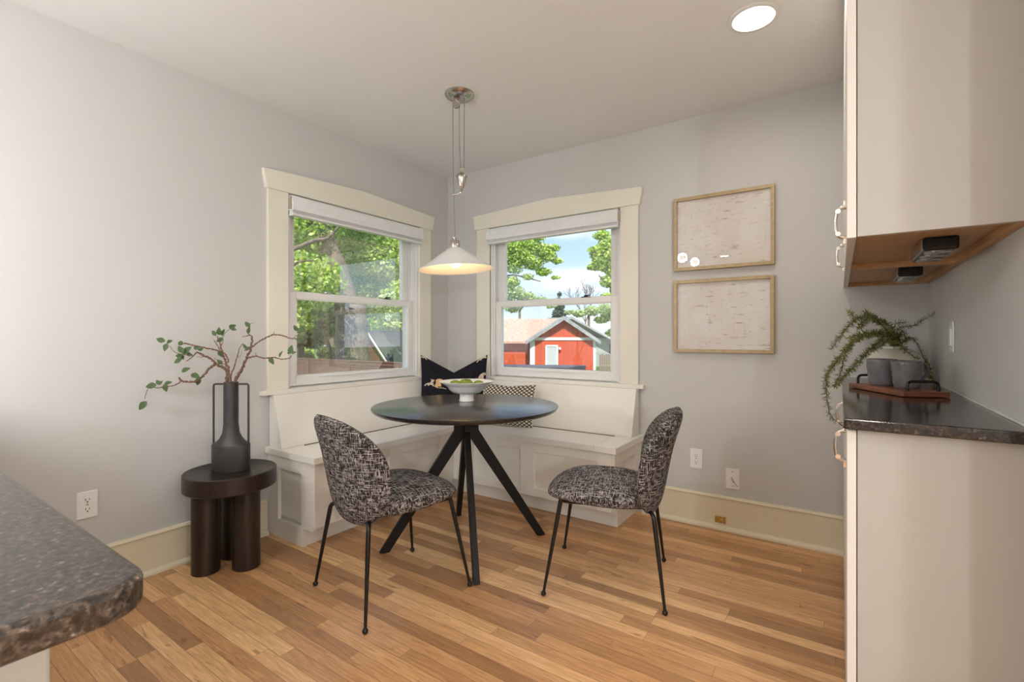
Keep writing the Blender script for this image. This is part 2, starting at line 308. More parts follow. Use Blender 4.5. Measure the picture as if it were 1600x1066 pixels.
M['door_grey'] = mat('pale_grey_door', (0.56, 0.60, 0.62), 0.5, noise=(3, 0.05))
M['pale_siding'] = siding('pale_green_siding', (0.50, 0.55, 0.50), 1, 0.9)
M['slate'] = mat('slate_blue_cover', (0.06, 0.06, 0.085), 0.5, noise=(3, 0.3))
M['ext_wall'] = mat('exterior_wall', (0.5, 0.5, 0.48), 0.8, noise=(3, 0.05))

# ------------------------------------------------------------------ mesh helpers
def fin(name, bm, m, parent=None, smooth=False, bevel=0, loc=None, seg=2, angle=40):
    me = bpy.data.meshes.new(name); bmesh.ops.recalc_face_normals(bm, faces=bm.faces[:]); bm.to_mesh(me); bm.free()
    ms = m if isinstance(m, (list, tuple)) else [m]
    for k in ms: me.materials.append(k)
    if smooth:
        for p in me.polygons: p.use_smooth = True
        me.set_sharp_from_angle(angle=R(angle))
    o = bpy.data.objects.new(name, me); COL.objects.link(o)
    if parent: o.parent = parent
    if loc: o.location = loc
    if bevel:
        b = o.modifiers.new('bevel', 'BEVEL'); b.width = bevel; b.segments = seg; b.limit_method = 'ANGLE'; b.angle_limit = R(35)
    return o
def tag(o, label=None, cat=None, group=None, kind=None):
    if label: o['label'] = label
    if cat: o['category'] = cat
    if group: o['group'] = group
    if kind: o['kind'] = kind
    return o
def empty(name, loc=(0, 0, 0), rz=0, label=None, cat=None, group=None, kind=None):
    o = bpy.data.objects.new(name, None); COL.objects.link(o); o.location = loc; o.rotation_euler = (0, 0, rz); o.empty_display_size = .1
    return tag(o, label, cat, group, kind)
def copy_tree(o, parent=None):
    c = o.copy(); COL.objects.link(c); c.parent = parent
    for ch in [x for x in bpy.data.objects if x.parent == o]: copy_tree(ch, c)
    return c
def box(bm, x0, x1, y0, y1, z0, z1, mi=0, mtx=None):
    vs = [bm.verts.new(Vector(p) if mtx is None else mtx @ Vector(p)) for p in ((x0, y0, z0), (x1, y0, z0), (x1, y1, z0), (x0, y1, z0), (x0, y0, z1), (x1, y0, z1), (x1, y1, z1), (x0, y1, z1))]
    for f in ((0, 3, 2, 1), (4, 5, 6, 7), (0, 1, 5, 4), (1, 2, 6, 5), (2, 3, 7, 6), (3, 0, 4, 7)):
        bm.faces.new([vs[i] for i in f]).material_index = mi
def prism(bm, pts, axis, a, b, mi=0, mtx=None):
    """pts 2D polygon; axis 'x': pts=(y,z), 'y': (x,z), 'z': (x,y)"""
    def mk(p, c):
        v = {'x': (c, p[0], p[1]), 'y': (p[0], c, p[1]), 'z': (p[0], p[1], c)}[axis]
        v = Vector(v); return bm.verts.new(v if mtx is None else mtx @ v)
    A = [mk(p, a) for p in pts]; B = [mk(p, b) for p in pts]
    bm.faces.new(A).material_index = mi; bm.faces.new(B[::-1]).material_index = mi
    for i in range(len(pts)):
        j = (i+1) % len(pts); bm.faces.new([A[j], A[i], B[i], B[j]]).material_index = mi
def lathe(bm, prof, c=(0, 0, 0), n=48, mtx=None, cap0=True, cap1=True, flute=None, sx=1, sy=1):
    rings = []
    for r, z in prof:
        ring = []
        for i in range(n):
            a = 2*math.pi*i/n; rr = r
            if flute: rr = r*(1+flute(z, a))
            v = Vector((c[0]+rr*math.cos(a)*sx, c[1]+rr*math.sin(a)*(sy(r) if callable(sy) else sy), c[2]+z)); ring.append(bm.verts.new(v if mtx is None else mtx @ v))
        rings.append(ring)
    for a, b in zip(rings, rings[1:]):
        for i in range(n):
            j = (i+1) % n; bm.faces.new([a[i], a[j], b[j], b[i]])
    if cap0: bm.faces.new(rings[0][::-1])
    if cap1: bm.faces.new(rings[-1])
def tube(bm, pts, rad, n=8, caps=True, mtx=None):
    P = [Vector(p) for p in pts]; rs = rad if isinstance(rad, (list, tuple)) else [rad]*len(P)
    rings = []; prev = None
    for i, p in enumerate(P):
        t = (P[min(i+1, len(P)-1)]-P[max(i-1, 0)]).normalized()
        if prev is None:
            u = t.orthogonal().normalized()
        else:
            u = (prev - t*prev.dot(t))
            u = u.normalized() if u.length > 1e-6 else t.orthogonal().normalized()
        prev = u; w = t.cross(u)
        ring = []
        for k in range(n):
            a = 2*math.pi*k/n; v = p+rs[i]*(math.cos(a)*u+math.sin(a)*w); ring.append(bm.verts.new(v if mtx is None else mtx @ v))
        rings.append(ring)
    for a, b in zip(rings, rings[1:]):
        for k in range(n):
            j = (k+1) % n; bm.faces.new([a[k], a[j], b[j], b[k]])
    if caps: bm.faces.new(rings[0][::-1]); bm.faces.new(rings[-1])
def smooth_path(pts, k=6):
    P = [Vector(p) for p in pts]; out = []
    for i in range(len(P)-1):
        p0 = P[max(i-1, 0)]; p1 = P[i]; p2 = P[i+1]; p3 = P[min(i+2, len(P)-1)]
        for s in range(k):
            t = s/k; out.append(0.5*((2*p1)+(-p0+p2)*t+(2*p0-5*p1+4*p2-p3)*t*t+(-p0+3*p1-3*p2+p3)*t**3))
    out.append(P[-1]); return out
def round_path(pts, r, k=5):
    """polyline with filleted corners"""
    P = [Vector(p) for p in pts]; out = [P[0]]
    for i in range(1, len(P)-1):
        a = (P[i-1]-P[i]).normalized(); b = (P[i+1]-P[i]).normalized()
        s = P[i]+a*r; e = P[i]+b*r
        for q in range(k+1):
            t = q/k; out.append((1-t)**2*s+2*t*(1-t)*P[i]+t*t*e)
    out.append(P[-1]); return out
def B(): return bmesh.new()

# ------------------------------------------------------------------ room shell
H = 2.44; XR = 3.042; T = 0.16
def wall_hole(name, axis, a0, a1, h0, h1, zb, zt, c0, c1):
    bm = B()
    def bb(p, q, z0, z1):
        if axis == 'x': box(bm, c0, c1, p, q, z0, z1)
        else: box(bm, p, q, c0, c1, z0, z1)
    bb(a0, h0, 0, H); bb(h1, a1, 0, H); bb(h0, h1, 0, zb); bb(h0, h1, zt, H)
    return tag(fin(name, bm, M['wall']), kind='structure')
ZB, ZT = 0.80, 1.965
WL = (-1.415, -0.34); WR = (0.445, 1.505)
wall_hole('wall_left', 'x', -6.0, 0.0, WL[0], WL[1], ZB, ZT, -T, 0)
wall_hole('wall_back', 'y', -T, XR+T, WR[0], WR[1], ZB, ZT, 0, T)
bm = B(); box(bm, XR, XR+T, -1.75, 0, 0, H); tag(fin('wall_right', bm, M['wall']), kind='structure')
bm = B(); box(bm, XR+T, 5.2, -1.75, -1.59, 0, H); tag(fin('wall_kitchen_return', bm, M['wall']), kind='structure')
bm = B(); box(bm, 5.2, 5.2+T, -6.0, -1.59, 0, H); tag(fin('wall_kitchen_side', bm, M['wall']), kind='structure')
bm = B(); box(bm, -T, 5.2+T, -6.0-T, -6.0, 0, H); tag(fin('wall_rear', bm, M['wall']), kind='structure')
bm = B(); box(bm, -T, 5.36, -6.16, T, -0.12, 0); tag(fin('floor', bm, M['floor']), kind='structure')
# ceiling with a round opening for every can light
bm = B()
def loop(pts): 
    vs = [bm.verts.new(p) for p in pts]; return [bm.edges.new((vs[i], vs[(i+1) % len(vs)])) for i in range(len(vs))]
ed = loop([(-T, -6.16, H), (5.36, -6.16, H), (5.36, T, H), (-T, T, H)])
CR = 0.078
for cx, cy in CANS: ed += loop([(cx+CR*math.cos(a*math.pi/20), cy+CR*math.sin(a*math.pi/20), H) for a in range(40)])
bmesh.ops.triangle_fill(bm, use_beauty=True, edges=ed)
for f in bm.faces:
    if f.normal.z > 0: f.normal_flip()
me = bpy.data.meshes.new('ceiling'); bm.to_mesh(me); bm.free(); me.materials.append(M['ceiling'])
tag_c = bpy.data.objects.new('ceiling', me); COL.objects.link(tag_c); tag(tag_c, kind='structure')
bm = B(); box(bm, -T-.3, 5.66, -6.46, T+.3, H+0.22, H+0.4); tag(fin('roof', bm, M['ext_wall']), kind='structure')
bm = B()
for a in ((-T, 5.36, -6.16, -6.0), (-T, 5.36, 0.0, T), (-T, 0, -6, 0), (5.2, 5.36, -6, 0)): box(bm, a[0], a[1], a[2], a[3], H+.001, H+0.22)
tag(fin('roof_rim', bm, M['ext_wall']), kind='structure')

# baseboards: board, cap bead, shoe moulding
def baseboard(name, pts_axis, a0, a1):
    r = empty(name, kind='structure')
    prof = [(0, 0), (0.016, 0), (0.016, 0.185), (0.012, 0.190), (0, 0.190)]
    cap = [(0, 0.178), (0.020, 0.180), (0.022, 0.186), (0.017, 0.196), (0, 0.197)]
    shoe = [(0.016, 0), (0.034, 0), (0.033, 0.012), (0.026, 0.022), (0.016, 0.026)]
    for nm, p in (('board', prof), ('cap_bead', cap), ('shoe_moulding', shoe)):
        bm = B()
        if pts_axis == 'y': prism(bm, p, 'y', a0, a1)       # runs along y on the left wall, profile in x
        else: prism(bm, [(-q[0], q[1]) for q in p], 'x', a0, a1)
        fin(nm, bm, M['base_cream'], r, bevel=0.0015)
    return r
baseboard('baseboard_left', 'y', -6.0, -1.535)
baseboard('baseboard_back', 'x', 1.66, 2.74)

# ------------------------------------------------------------------ windows
def window(name, mtx):
    """local frame: X along the wall (0 = middle), Y into the room negative, Z up; wall face at y=0, outside +y"""
    r = empty(name, kind='structure')
    hw = 0.5375; ow = hw+0.118
    def part(nm, bm, m, parent=None, bev=0.002): return fin(nm, bm, m, parent or r, bevel=bev)
    bm = B(); pts = [(-ow-.012, ZT-.002), (ow+.012, ZT-.002), (ow+.030, 2.070), (0, 2.106), (-ow-.030, 2.070)]
    prism(bm, pts, 'y', -0.030, 0, mtx=mtx); part('head_casing', bm, M['cream'])
    for s in (-1, 1):
        bm = B(); x0, x1 = sorted((s*(hw-.004), s*ow)); box(bm, x0, x1, -0.020, 0, 0.815, ZT, mtx=mtx); part('side_casing', bm, M['cream'])
    bm = B(); box(bm, -ow-.042, ow+.042, -0.050, 0, 0.789, 0.815, mtx=mtx); box(bm, -hw, hw, 0, .05, .801, .815, mtx=mtx); part('window_stool', bm, M['bench'], bev=0.004)
    bm = B()
    for s in (-1, 1): x0, x1 = sorted((s*(hw-.022), s*hw)); box(bm, x0, x1, 0.0, 0.155, .815, ZT, mtx=mtx)
    box(bm, -hw, hw, 0, .155, ZT-.02, ZT-.001, mtx=mtx); box(bm, -hw, hw, 0.05, .19, .785, .822, mtx=mtx); part('jamb', bm, M['vinyl'])
    bm = B()
    for s in (-1, 1):
        for ya, yb in ((0.014, 0.022), (0.064, 0.070)):
            x0, x1 = sorted((s*(hw-.036), s*(hw-.022))); box(bm, x0, x1, ya, yb, .822, ZT-.02, mtx=mtx)
    part('track', bm, M['vinyl'], bev=.001)
    def sash(nm, y0, y1, z0, z1, gl, gr, gb, gt):
        bm = B(); e0, e1 = -hw+.026, hw-.026
        box(bm, e0, gl, y0, y1, z0, z1, mtx=mtx); box(bm, gr, e1, y0, y1, z0, z1, mtx=mtx); box(bm, gl, gr, y0, y1, z0, gb, mtx=mtx); box(bm, gl, gr, y0, y1, gt, z1, mtx=mtx)
        s_ = part(nm, bm, M['vinyl'], bev=.003)
        bm = B(); t = 0.006
        for a in ((gl, gl+t, gb, gt), (gr-t, gr, gb, gt), (gl, gr, gb, gb+t), (gl, gr, gt-t, gt)): box(bm, a[0], a[1], y0+.004, y1-.004, a[2], a[3], mtx=mtx)
        fin('glazing_bead', bm, M['vinyl'], s_)
        bm = B(); ym = (y0+y1)/2
        vs = [bm.verts.new(mtx @ Vector(p)) for p in ((gl, ym, gb), (gr, ym, gb), (gr, ym, gt), (gl, ym, gt))]; bm.faces.new(vs); 
        fin('glass_pane', bm, M['coated_glass'] if name == 'window_1' else M['glass'], s_)
        return s_
    lo = sash('lower_sash', 0.026, 0.060, .822, 1.392, -0.457, 0.455, .880, 1.352)
    up = sash('upper_sash', 0.070, 0.104, 1.352, ZT-.02, -0.449, 0.440, 1.394, 1.90)
    for s in (-.24, .26):
        bm = B(); box(bm, s-.03, s+.03, .032, .058, 1.392, 1.399, mtx=mtx); lathe(bm, [(0.013, 0), (0.013, .008), (.004, .011)], (s, .045, 1.399), 14, mtx=mtx); box(bm, s-.004, s+.034, .040, .050, 1.404, 1.411, mtx=mtx)
        fin('sash_lock', bm, M['nickel'] if s < 0 else M['black_wire'], lo, bevel=.001)
    bm = B(); box(bm, -.30, .30, .018, .027, .868, .872, mtx=mtx); fin('lift_rail', bm, M['vinyl'], lo)
    return r
def shade(mtx, label):
    r = empty('window_shade', tuple(mtx @ Vector((0, -0.02, 1.9))), 0, label, 'window shade', None)
    inv = Matrix.Translation(r.location).inverted() @ mtx
    bm = B(); hw = .533
    prism(bm, [(-.060, 1.862), (-.064, 1.89), (-.062, 1.925), (-.056, 1.946), (-.015, 1.946), (-.015, 1.862)], 'x', -hw, hw, mtx=inv); fin('head_cassette', bm, M['shade_fabric'], r, bevel=.003)
    bm = B()
    for k in range(5):
        z = 1.862-k*.0035; box(bm, -hw+.006, hw-.006, -.052+(k % 2)*.006, -.016, z-.0030, z-.0003, mtx=inv)
    fin('folded_fabric', bm, M['shade_fabric'], r)
    bm = B(); box(bm, -hw+.004, hw-.004, -.054, -.014, 1.832, 1.844, mtx=inv); fin('bottom_rail', bm, M['vinyl'], r, bevel=.002)
    for s in (-1, 1):
        bm = B(); x0, x1 = sorted((s*hw, s*(hw+.004))); box(bm, x0, x1, -.055, -.012, 1.868, 1.94, mtx=inv); fin('end_cap', bm, M['nickel'], r, bevel=.001)
    return r
mL = Matrix.Translation((0, (WL[0]+WL[1])/2, 0)) @ Matrix.Rotation(R(90), 4, 'Z')   # local X -> +Y, local -Y -> +X (room)
mR = Matrix.Translation(((WR[0]+WR[1])/2, 0, 0))
window('window_1', mL); window('window_2', mR)
shade(mL, 'raised white window shade on the window nearer the leafy vase')
shade(mR, 'raised white window shade on the window that looks out at the red garage')

# ------------------------------------------------------------------ corner bench
bench = empty('corner_bench', (0.23, -0.23, 0), 0, 'off-white built-in L-shaped corner bench with panelled fronts under both windows', 'bench')
MB_ = Matrix.Translation((-0.23, 0.23, 0))
SZ = .495
def bpart(nm, bm, m=None, bev=.0025, parent=None): return fin(nm, bm, m or M['bench'], parent or bench, bevel=bev)
XF, YF = 0.445, -0.435
bm = B()   # carcass: L-shaped box
prism(bm, [(.006, -1.504), (XF-.018, -1.504), (XF-.018, YF+.018), (1.626, YF+.018), (1.626, -.006), (.006, -.006)], 'z', .118, SZ-.035, mtx=MB_); bpart('carcass', bm)
bm = B(); prism(bm, [(.006, -1.494), (.335, -1.494), (.335, -.325), (1.615, -.325), (1.615, -.006), (.006, -.006)], 'z', 0, .118, mtx=MB_); bpart('toe_kick', bm)
bm = B(); box(bm, .0, .338, -1.522, -1.494, 0, .10, mtx=MB_); bpart('end_plinth', bm)
def face_frame(bm, o, u, nrm, L, z0, z1, stiles, rail_b, rail_t):
    """o start point, u unit along, nrm outward; stiles list of (a,b)"""
    def slab(a, b, za, zb):
        p = Vector(o)+Vector(u)*a; q = Vector(o)+Vector(u)*b; w = Vector(nrm)*.019
        x0, x1 = sorted((min(p.x, q.x), max(p.x, q.x))); xs = [p.x, q.x, p.x+w.x, q.x+w.x]; ys = [p.y, q.y, p.y+w.y, q.y+w.y]
        box(bm, min(xs), max(xs), min(ys), max(ys), za, zb, mtx=MB_)
    for a, b in stiles: slab(a, b, z0, z1)
    xs = sorted(stiles)
    for (a, b), (c, d) in zip(xs, xs[1:]): slab(b, c, z0, rail_b); slab(b, c, rail_t, z1)
bm = B()
face_frame(bm, (XF-.018, -1.523, 0), (0, 1, 0), (1, 0, 0), 1.1, .118, SZ-.035, [(0, .09), (.50, .60), (.95, 1.088)], .178, .398)
bpart('front_frame', bm)
bm = B()
face_frame(bm, (XF, YF+.018, 0), (1, 0, 0), (0, -1, 0), 1.2, .118, SZ-.035, [(0, .165), (.56, .665), (1.09, 1.181)], .168, .398)
bpart('front_frame', bm)
bm = B()
face_frame(bm, (0.0, -1.504, 0), (1, 0, 0), (0, -1, 0), .43, .10, SZ-.035, [(0, .105), (.325, XF-.018)], .104, .386)
bpart('end_frame', bm)
bm = B()
face_frame(bm, (1.626, YF-.001, 0), (0, 1, 0), (1, 0, 0), .43, .118, SZ-.035, [(0, .085), (.33, .435)], .175, .392)
bpart('end_frame', bm)
XS, YS = 0.470, -0.460
# seat boards
lidL = (.152, XS, -1.395, -.47); lidR = (.56, 1.525, YS, -.148)
bm = B()
box(bm, 0, XS, -1.54, lidL[2]-.002, SZ-.036, SZ, mtx=MB_); box(bm, 0, lidL[0], lidL[2]-.002, 0, SZ-.036, SZ, mtx=MB_)
prism(bm, [(lidL[0], lidL[3]+.002), (XS, lidL[3]+.002), (XS, YS), (lidR[0]-.002, YS), (lidR[0]-.002, 0), (lidL[0], 0)], 'z', SZ-.036, SZ, mtx=MB_)
box(bm, lidR[0]-.002, lidR[1]+.002, lidR[3], 0, SZ-.036, SZ, mtx=MB_); box(bm, lidR[1]+.002, 1.66, YS, 0, SZ-.036, SZ, mtx=MB_)
bpart('seat_board', bm, bev=.002)
for a in (lidL, lidR):
    bm = B(); box(bm, a[0]+.004 if a is lidL else a[0], a[1], a[2], a[3]-(.004 if a is lidR else 0), SZ-.036, SZ, mtx=MB_); ld = bpart('seat_lid', bm, bev=.002)
    bm = B()
    if a is lidL:
        n_ = 60
        for i in range(n_): y = a[2]+(a[3]-a[2])*(i+.15)/n_; box(bm, .149, .157, y, y+.011, SZ-.002, SZ+.0035, mtx=MB_)
    else:
        n_ = 62
        for i in range(n_): x = a[0]+(a[1]-a[0])*(i+.15)/n_; box(bm, x, x+.011, -.153, -.145, SZ-.002, SZ+.0035, mtx=MB_)
    h = fin('piano_hinge', bm, M['bronze'], ld); h['label'] = 'dark metal piano hinge'
# sloped backrests
bm = B(); prism(bm, [(.03, SZ), (.138, SZ), (.058, .789), (.008, .789), (.008, SZ)], 'y', -1.52, -.03, mtx=MB_); bpart('backrest', bm)
bm = B(); prism(bm, [(-.006, SZ), (-.138, SZ), (-.058, .789), (-.006, .789)], 'x', .03, 1.632, mtx=MB_); bpart('backrest', bm)

# ------------------------------------------------------------------ dining table
TC = (1.02, -.99)
dt = empty('dining_table', (TC[0], TC[1], 0), 0, 'round black dining table with splayed metal legs, white footed bowl on it', 'table')
bm = B(); lathe(bm, [(0, .726), (.478, .726), (.490, .733), (.497, .744), (.497, .749), (.4955, .750), (0, .750)], n=128, cap0=False, cap1=False)
bmesh.ops.remove_doubles(bm, verts=bm.verts[:], dist=1e-5); fin('tabletop', bm, M['tabletop'], dt, smooth=True)
bm = B(); lathe(bm, [(.10, .716), (.10, .726)], n=32); fin('mounting_plate', bm, M['black_metal'], dt, smooth=True)
for fx, fy in ((.743, -1.319), (1.298, -.668), (1.328, -1.289), (.716, -.70)):
    d = Vector((fx-TC[0], fy-TC[1], 0)); L = d.length; d.normalize(); ang = math.atan2(d.y, d.x)
    mt = Matrix.Rotation(ang, 4, 'Z'); bm = B()
    prism(bm, [(.012, .718), (.066, .718), (.066, .615), (L+.024, .004), (L-.026, .004), (.018, .575), (.012, .60)], 'y', -.015, .015, mtx=mt)
    lg = fin('leg', bm, M['black_metal'], dt, bevel=.002)
    bm = B(); lathe(bm, [(.012, 0), (.012, .006)], (L, 0, 0), 14, mtx=mt); fin('foot_pad', bm, M['black_metal'], lg)
    bm = B(); lathe(bm, [(.0001, -.003), (.007, 0), (.007, .006)], (0, 0, 0), 10, mtx=mt @ Matrix.Translation((.046, -.0185, .64)) @ Matrix.Rotation(R(-90), 4, 'X')); fin('bolt', bm, M['black_metal'], lg)

# bowl and moss balls
BW = (0.925, -0.872, .750)
bm = B()
prof = [(.036, 0), (.042, .001), (.043, .006), (.039, .012), (.038, .030), (.040, .042), (.075, .050), (.098, .066), (.108, .082), (.126, .096), (.154, .112), (.156, .115), (.152, .116), (.122, .103), (.100, .088), (.086, .066), (.05, .054), (.0005, .052)]
lathe(bm, prof, n=96, flute=lambda z, a: (.03*math.cos(a*24) if .011 < z < .04 else 0), cap1=True)
bo = fin('footed_bowl', bm, M['ceramic_white'], smooth=True, loc=BW); tag(bo, 'white ceramic footed bowl on the round black table', 'bowl')
def moss(loc, s, lab):
    bm = B(); bmesh.ops.create_icosphere(bm, subdivisions=4, radius=1)
    for v in bm.verts:
        k = 1+.05*math.sin(v.co.x*9+loc[0]*50)*math.cos(v.co.y*8+v.co.z*7)+random.uniform(-.02, .02); v.co = Vector((v.co.x*s[0]*k, v.co.y*s[1]*k, v.co.z*s[2]*k))
    o = fin('moss_ball', bm, M['moss'], smooth=True, loc=loc, angle=180); tag(o, lab, 'moss ball', 'moss balls in the white bowl')
rt = Vector((RT.x, RT.y, 0)); b0 = Vector(BW)
moss(b0+Vector((-.005, 0, .101)), (.042, .038, .026), 'largest green moss ball, in the middle of the white bowl')
moss(b0-rt*.066+FW*.01+UP*.098, (.034, .032, .021), 'green moss ball in the white bowl, left of the big one')
moss(b0+rt*.067+FW*.02+UP*.097, (.032, .030, .020), 'green moss ball in the white bowl, right of the big one')

# ------------------------------------------------------------------ chairs
def pad(bm, fn, nr=22, na=72):
    """closed cushion: fn(r, a, side) -> point"""
    for side in (1, -1):
        rings = []
        for i in range(nr+1):
            r = math.sin(.5*math.pi*i/nr)
            rings.append([bm.verts.new(fn(r, 2*math.pi*k/na, side)) for k in range(na)] if i else [bm.verts.new(fn(0, 0, side))])
        for k in range(na):
            j = (k+1) % na; f = [rings[0][0], rings[1][k], rings[1][j]]; bm.faces.new(f if side > 0 else f[::-1])
        for a, b in zip(rings[1:], rings[2:]):
            for k in range(na):
                j = (k+1) % na; f = [a[k], b[k], b[j], a[j]]; bm.faces.new(f if side > 0 else f[::-1])
    bmesh.ops.remove_doubles(bm, verts=bm.verts[:], dist=2e-5)
def se(a, n): # superellipse unit point
    c, s = math.cos(a), math.sin(a); return (math.copysign(abs(c)**(2/n), c), math.copysign(abs(s)**(2/n), s))
def back_fn(r, a, side):
    u, v = se(a, 2.5); x = .258*u*r; zz = v*r
    w = 1-.07*max(0, zz)**2-.08*max(0, -zz)**2
    x *= w; z = .580+(.218 if zz > 0 else .236)*zz
    lean = -.205-.075*((z-.40)/.4)-.035*max(0, (z-.6)/.2)**2
    y = lean+1.25*x*x
    t = .036*(1-r**5)**.5+.002
    nx = -2.5*x; ln = math.hypot(1, nx)
    return Vector((x+side*t*nx/ln, y+side*t/ln, z+side*t*.2))
def seat_fn(r, a, side):
    u, v = se(a, 2.6); x = .240*u*r; y = .025+.248*v*r
    x *= 1-.10*max(0, -v*r)**2-.02*max(0, v*r)
    z = .438-.9*max(0, y-.12)**2-.16*max(0, (y+.2))*0 - .012*(y < -.1)*1 if False else .438-1.1*max(0, y-.10)**2-.35*min(0, y+.02)**2
    z += .25*x*x*0-.12*x*x
    t = (.040 if side > 0 else .036+.022*min(1, max(0, (.2-y)/.35)))*(1-r**6)**.5
    return Vector((x, y, z+side*t))
def make_chair():
    r = empty('dining_chair')
    bm = B(); pad(bm, seat_fn); fin('seat', bm, M['tweed_seat'], r, smooth=True, angle=180)
    bm = B(); pad(bm, back_fn); bk = fin('backrest', bm, M['tweed_back'], r, smooth=True, angle=180)
    bm = B(); pts = [back_fn(1, 2*math.pi*k/96, 1)+Vector((0, -.004, 0)) for k in range(97)]; tube(bm, pts, .0035, 6, caps=False); fin('piping', bm, M['tweed_back'], bk, smooth=True)
    bm = B()
    tube(bm, round_path([(.165, .19, .392), (-.165, .19, .392), (-.135, -.17, .388), (.135, -.17, .388), (.165, .19, .392)], .04), .009, 8)
    box(bm, -.02, .02, -.19, .19, .383, .393)
    tube(bm, round_path([(0, -.14, .385), (0, -.225, .378), (0, -.235, .44)], .03), .011, 8)
    fin('under_frame', bm, M['black_wire'], r, smooth=True)
    for sx in (-1, 1):
        for sy in (1, -1):
            bm = B()
            if sy > 0: p = [(sx*.176, .186, .405), (sx*.180, .190, .38), (sx*.24, .25, .012)]
            else: p = [(sx*.11, -.165, .388), (sx*.178, -.205, .376), (sx*.24, -.25, .012)]
            pp = round_path(p, .022, 5); n_ = len(pp)
            L0 = pp[-2]; L1 = pp[-1]; seg = [L0.lerp(L1, t/6) for t in range(1, 7)]; pp = pp[:-1]+seg
            rad = [.0095]*(len(pp)-6)+[.0095-.0007*k for k in range(6)]
            tube(bm, pp, rad, 12); lg = fin('leg', bm, M['black_wire'], r, smooth=True)
            bm = B(); bmesh.ops.create_uvsphere(bm, u_segments=16, v_segments=10, radius=.0115)
            fin('foot_glide', bm, M['black_wire'], lg, smooth=True, loc=(sx*.24, sy*.25, .0115))
    return r
ch = make_chair()
ch2 = copy_tree(ch)
ch.location = (1.037, -1.524, 0); ch.rotation_euler.z = R(-12.3)
ch2.location = (1.8035, -.908, 0); ch2.rotation_euler.z = R(107.3)
tag(ch, 'black and white tweed dining chair with its back turned, nearer the side table', 'chair', 'tweed dining chairs at the round table')
tag(ch2, 'black and white tweed dining chair seen from the side, nearer the framed prints', 'chair', 'tweed dining chairs at the round table')

# ------------------------------------------------------------------ side table, vase, branches
ST = Vector((.228, -1.833, 0)); SH = .4706; SR = .201
st = empty('side_table', ST, 0, 'small round dark brown side table with three thick column legs beside the bench', 'side table')
bm = B(); lathe(bm, [(0, SH-.082), (SR-.006, SH-.082), (SR, SH-.076), (SR, SH-.004), (SR-.004, SH), (SR-.008, SH), (SR-.011, SH-.002), (0, SH-.002)], n=96, cap0=False, cap1=False)
bmesh.ops.remove_doubles(bm, verts=bm.verts[:], dist=1e-5); fin('tabletop', bm, M['dark_wood'], st, smooth=True)
for p in ((.197, -1.932), (.306, -1.798), (.128, -1.775)):
    bm = B(); lathe(bm, [(.058, 0), (.061, .003), (.061, SH-.08)], (p[0]-ST.x, p[1]-ST.y, 0), 40); fin('leg', bm, M['dark_wood'], st, smooth=True)
VD = 2.345
vb = at(361, 733, VD); vz = SH-.0015; vpos = Vector((vb.x, vb.y, vz))
vs_ = empty('handled_vase', vpos, TH, 'tall dark grey bottle vase with two square loop handles on the side table', 'vase')
KX = VD/750
bm = B()
zt = (527-597)/750*VD+1.117-vz
prof = [(.001, 0), (.088, 0), (.090, .003), (.090, .124), (.087, .130), (.072, .137), (.052, .155), (.038, .182), (.034, .215), (.0325, .23), (.0325, zt-.001), (.031, zt), (.028, zt-.003), (.028, zt-.15), (.001, zt-.15)]
lathe(bm, prof, n=64, sy=lambda r_: 1-.38*min(1, max(0, (r_-.033)/.045)))
body = fin('vase_body', bm, M['vase'], vs_, smooth=True, angle=35)
for s in (-1, 1):
    bm = B(); tube(bm, round_path([(s*.030, 0, zt-.010), (s*.085, 0, zt-.010), (s*.085, 0, .120)], .012, 5), .0048, 10); fin('handle', bm, M['vase'], vs_, smooth=True)
def leaf(bm, p, d, nrm, L, W):
    d = d.normalized(); s = d.cross(nrm).normalized(); nn = s.cross(d)
    prof = [(0, .03), (.12, .55), (.35, 1.0), (.6, .85), (.85, .4), (1.0, .02)]
    rows = []
    for t, w in prof:
        c = p+d*L*t-nn*L*.18*t*t
        rows.append([bm.verts.new(c-s*W*w*.5+nn*W*.12*w), bm.verts.new(c), bm.verts.new(c+s*W*w*.5+nn*W*.12*w)])
    for a, b in zip(rows, rows[1:]):
        for k in (0, 1): bm.faces.new([a[k], a[k+1], b[k+1], b[k]])
def branch(label, stems, leaves, base):
    r = empty('leafy_branch', base, 0, label, 'branch', 'leafy branches in the dark vase')
    rnd = random.Random(len(stems)*7+len(leaves))
    bm = B()
    for pts, r0, r1 in stems:
        P = smooth_path([at(*q)-base for q in pts], 7); n_ = len(P)
        rr = [(r0+(r1-r0)*i/(n_-1))*(1+.22*math.sin(i*2.1+r0*999)) for i in range(n_)]
        P = [p+Vector((rnd.uniform(-1, 1), rnd.uniform(-1, 1), rnd.uniform(-1, 1)))*r0*.35*(0 < i < n_-1) for i, p in enumerate(P)]
        tube(bm, P, rr, 7)
    fin('stem', bm, M['bark'], r, smooth=True)
    for (px, py, d, ang, ln) in leaves:
        p = at(px, py, d)-base; a = R(ang); dr = RT*math.cos(a)+UP*math.sin(a)-FW*rnd.uniform(-.2, .35)
        nn = (-FW*.8+UP*rnd.uniform(.0, .6)+RT*rnd.uniform(-.5, .5)).normalized()
        bm = B(); L = ln*d/750; leaf(bm, p-dr.normalized()*L*.5, dr, nn, L, L*.62); fin('leaf', bm, M['leaf_branch'], r, smooth=True, angle=180)
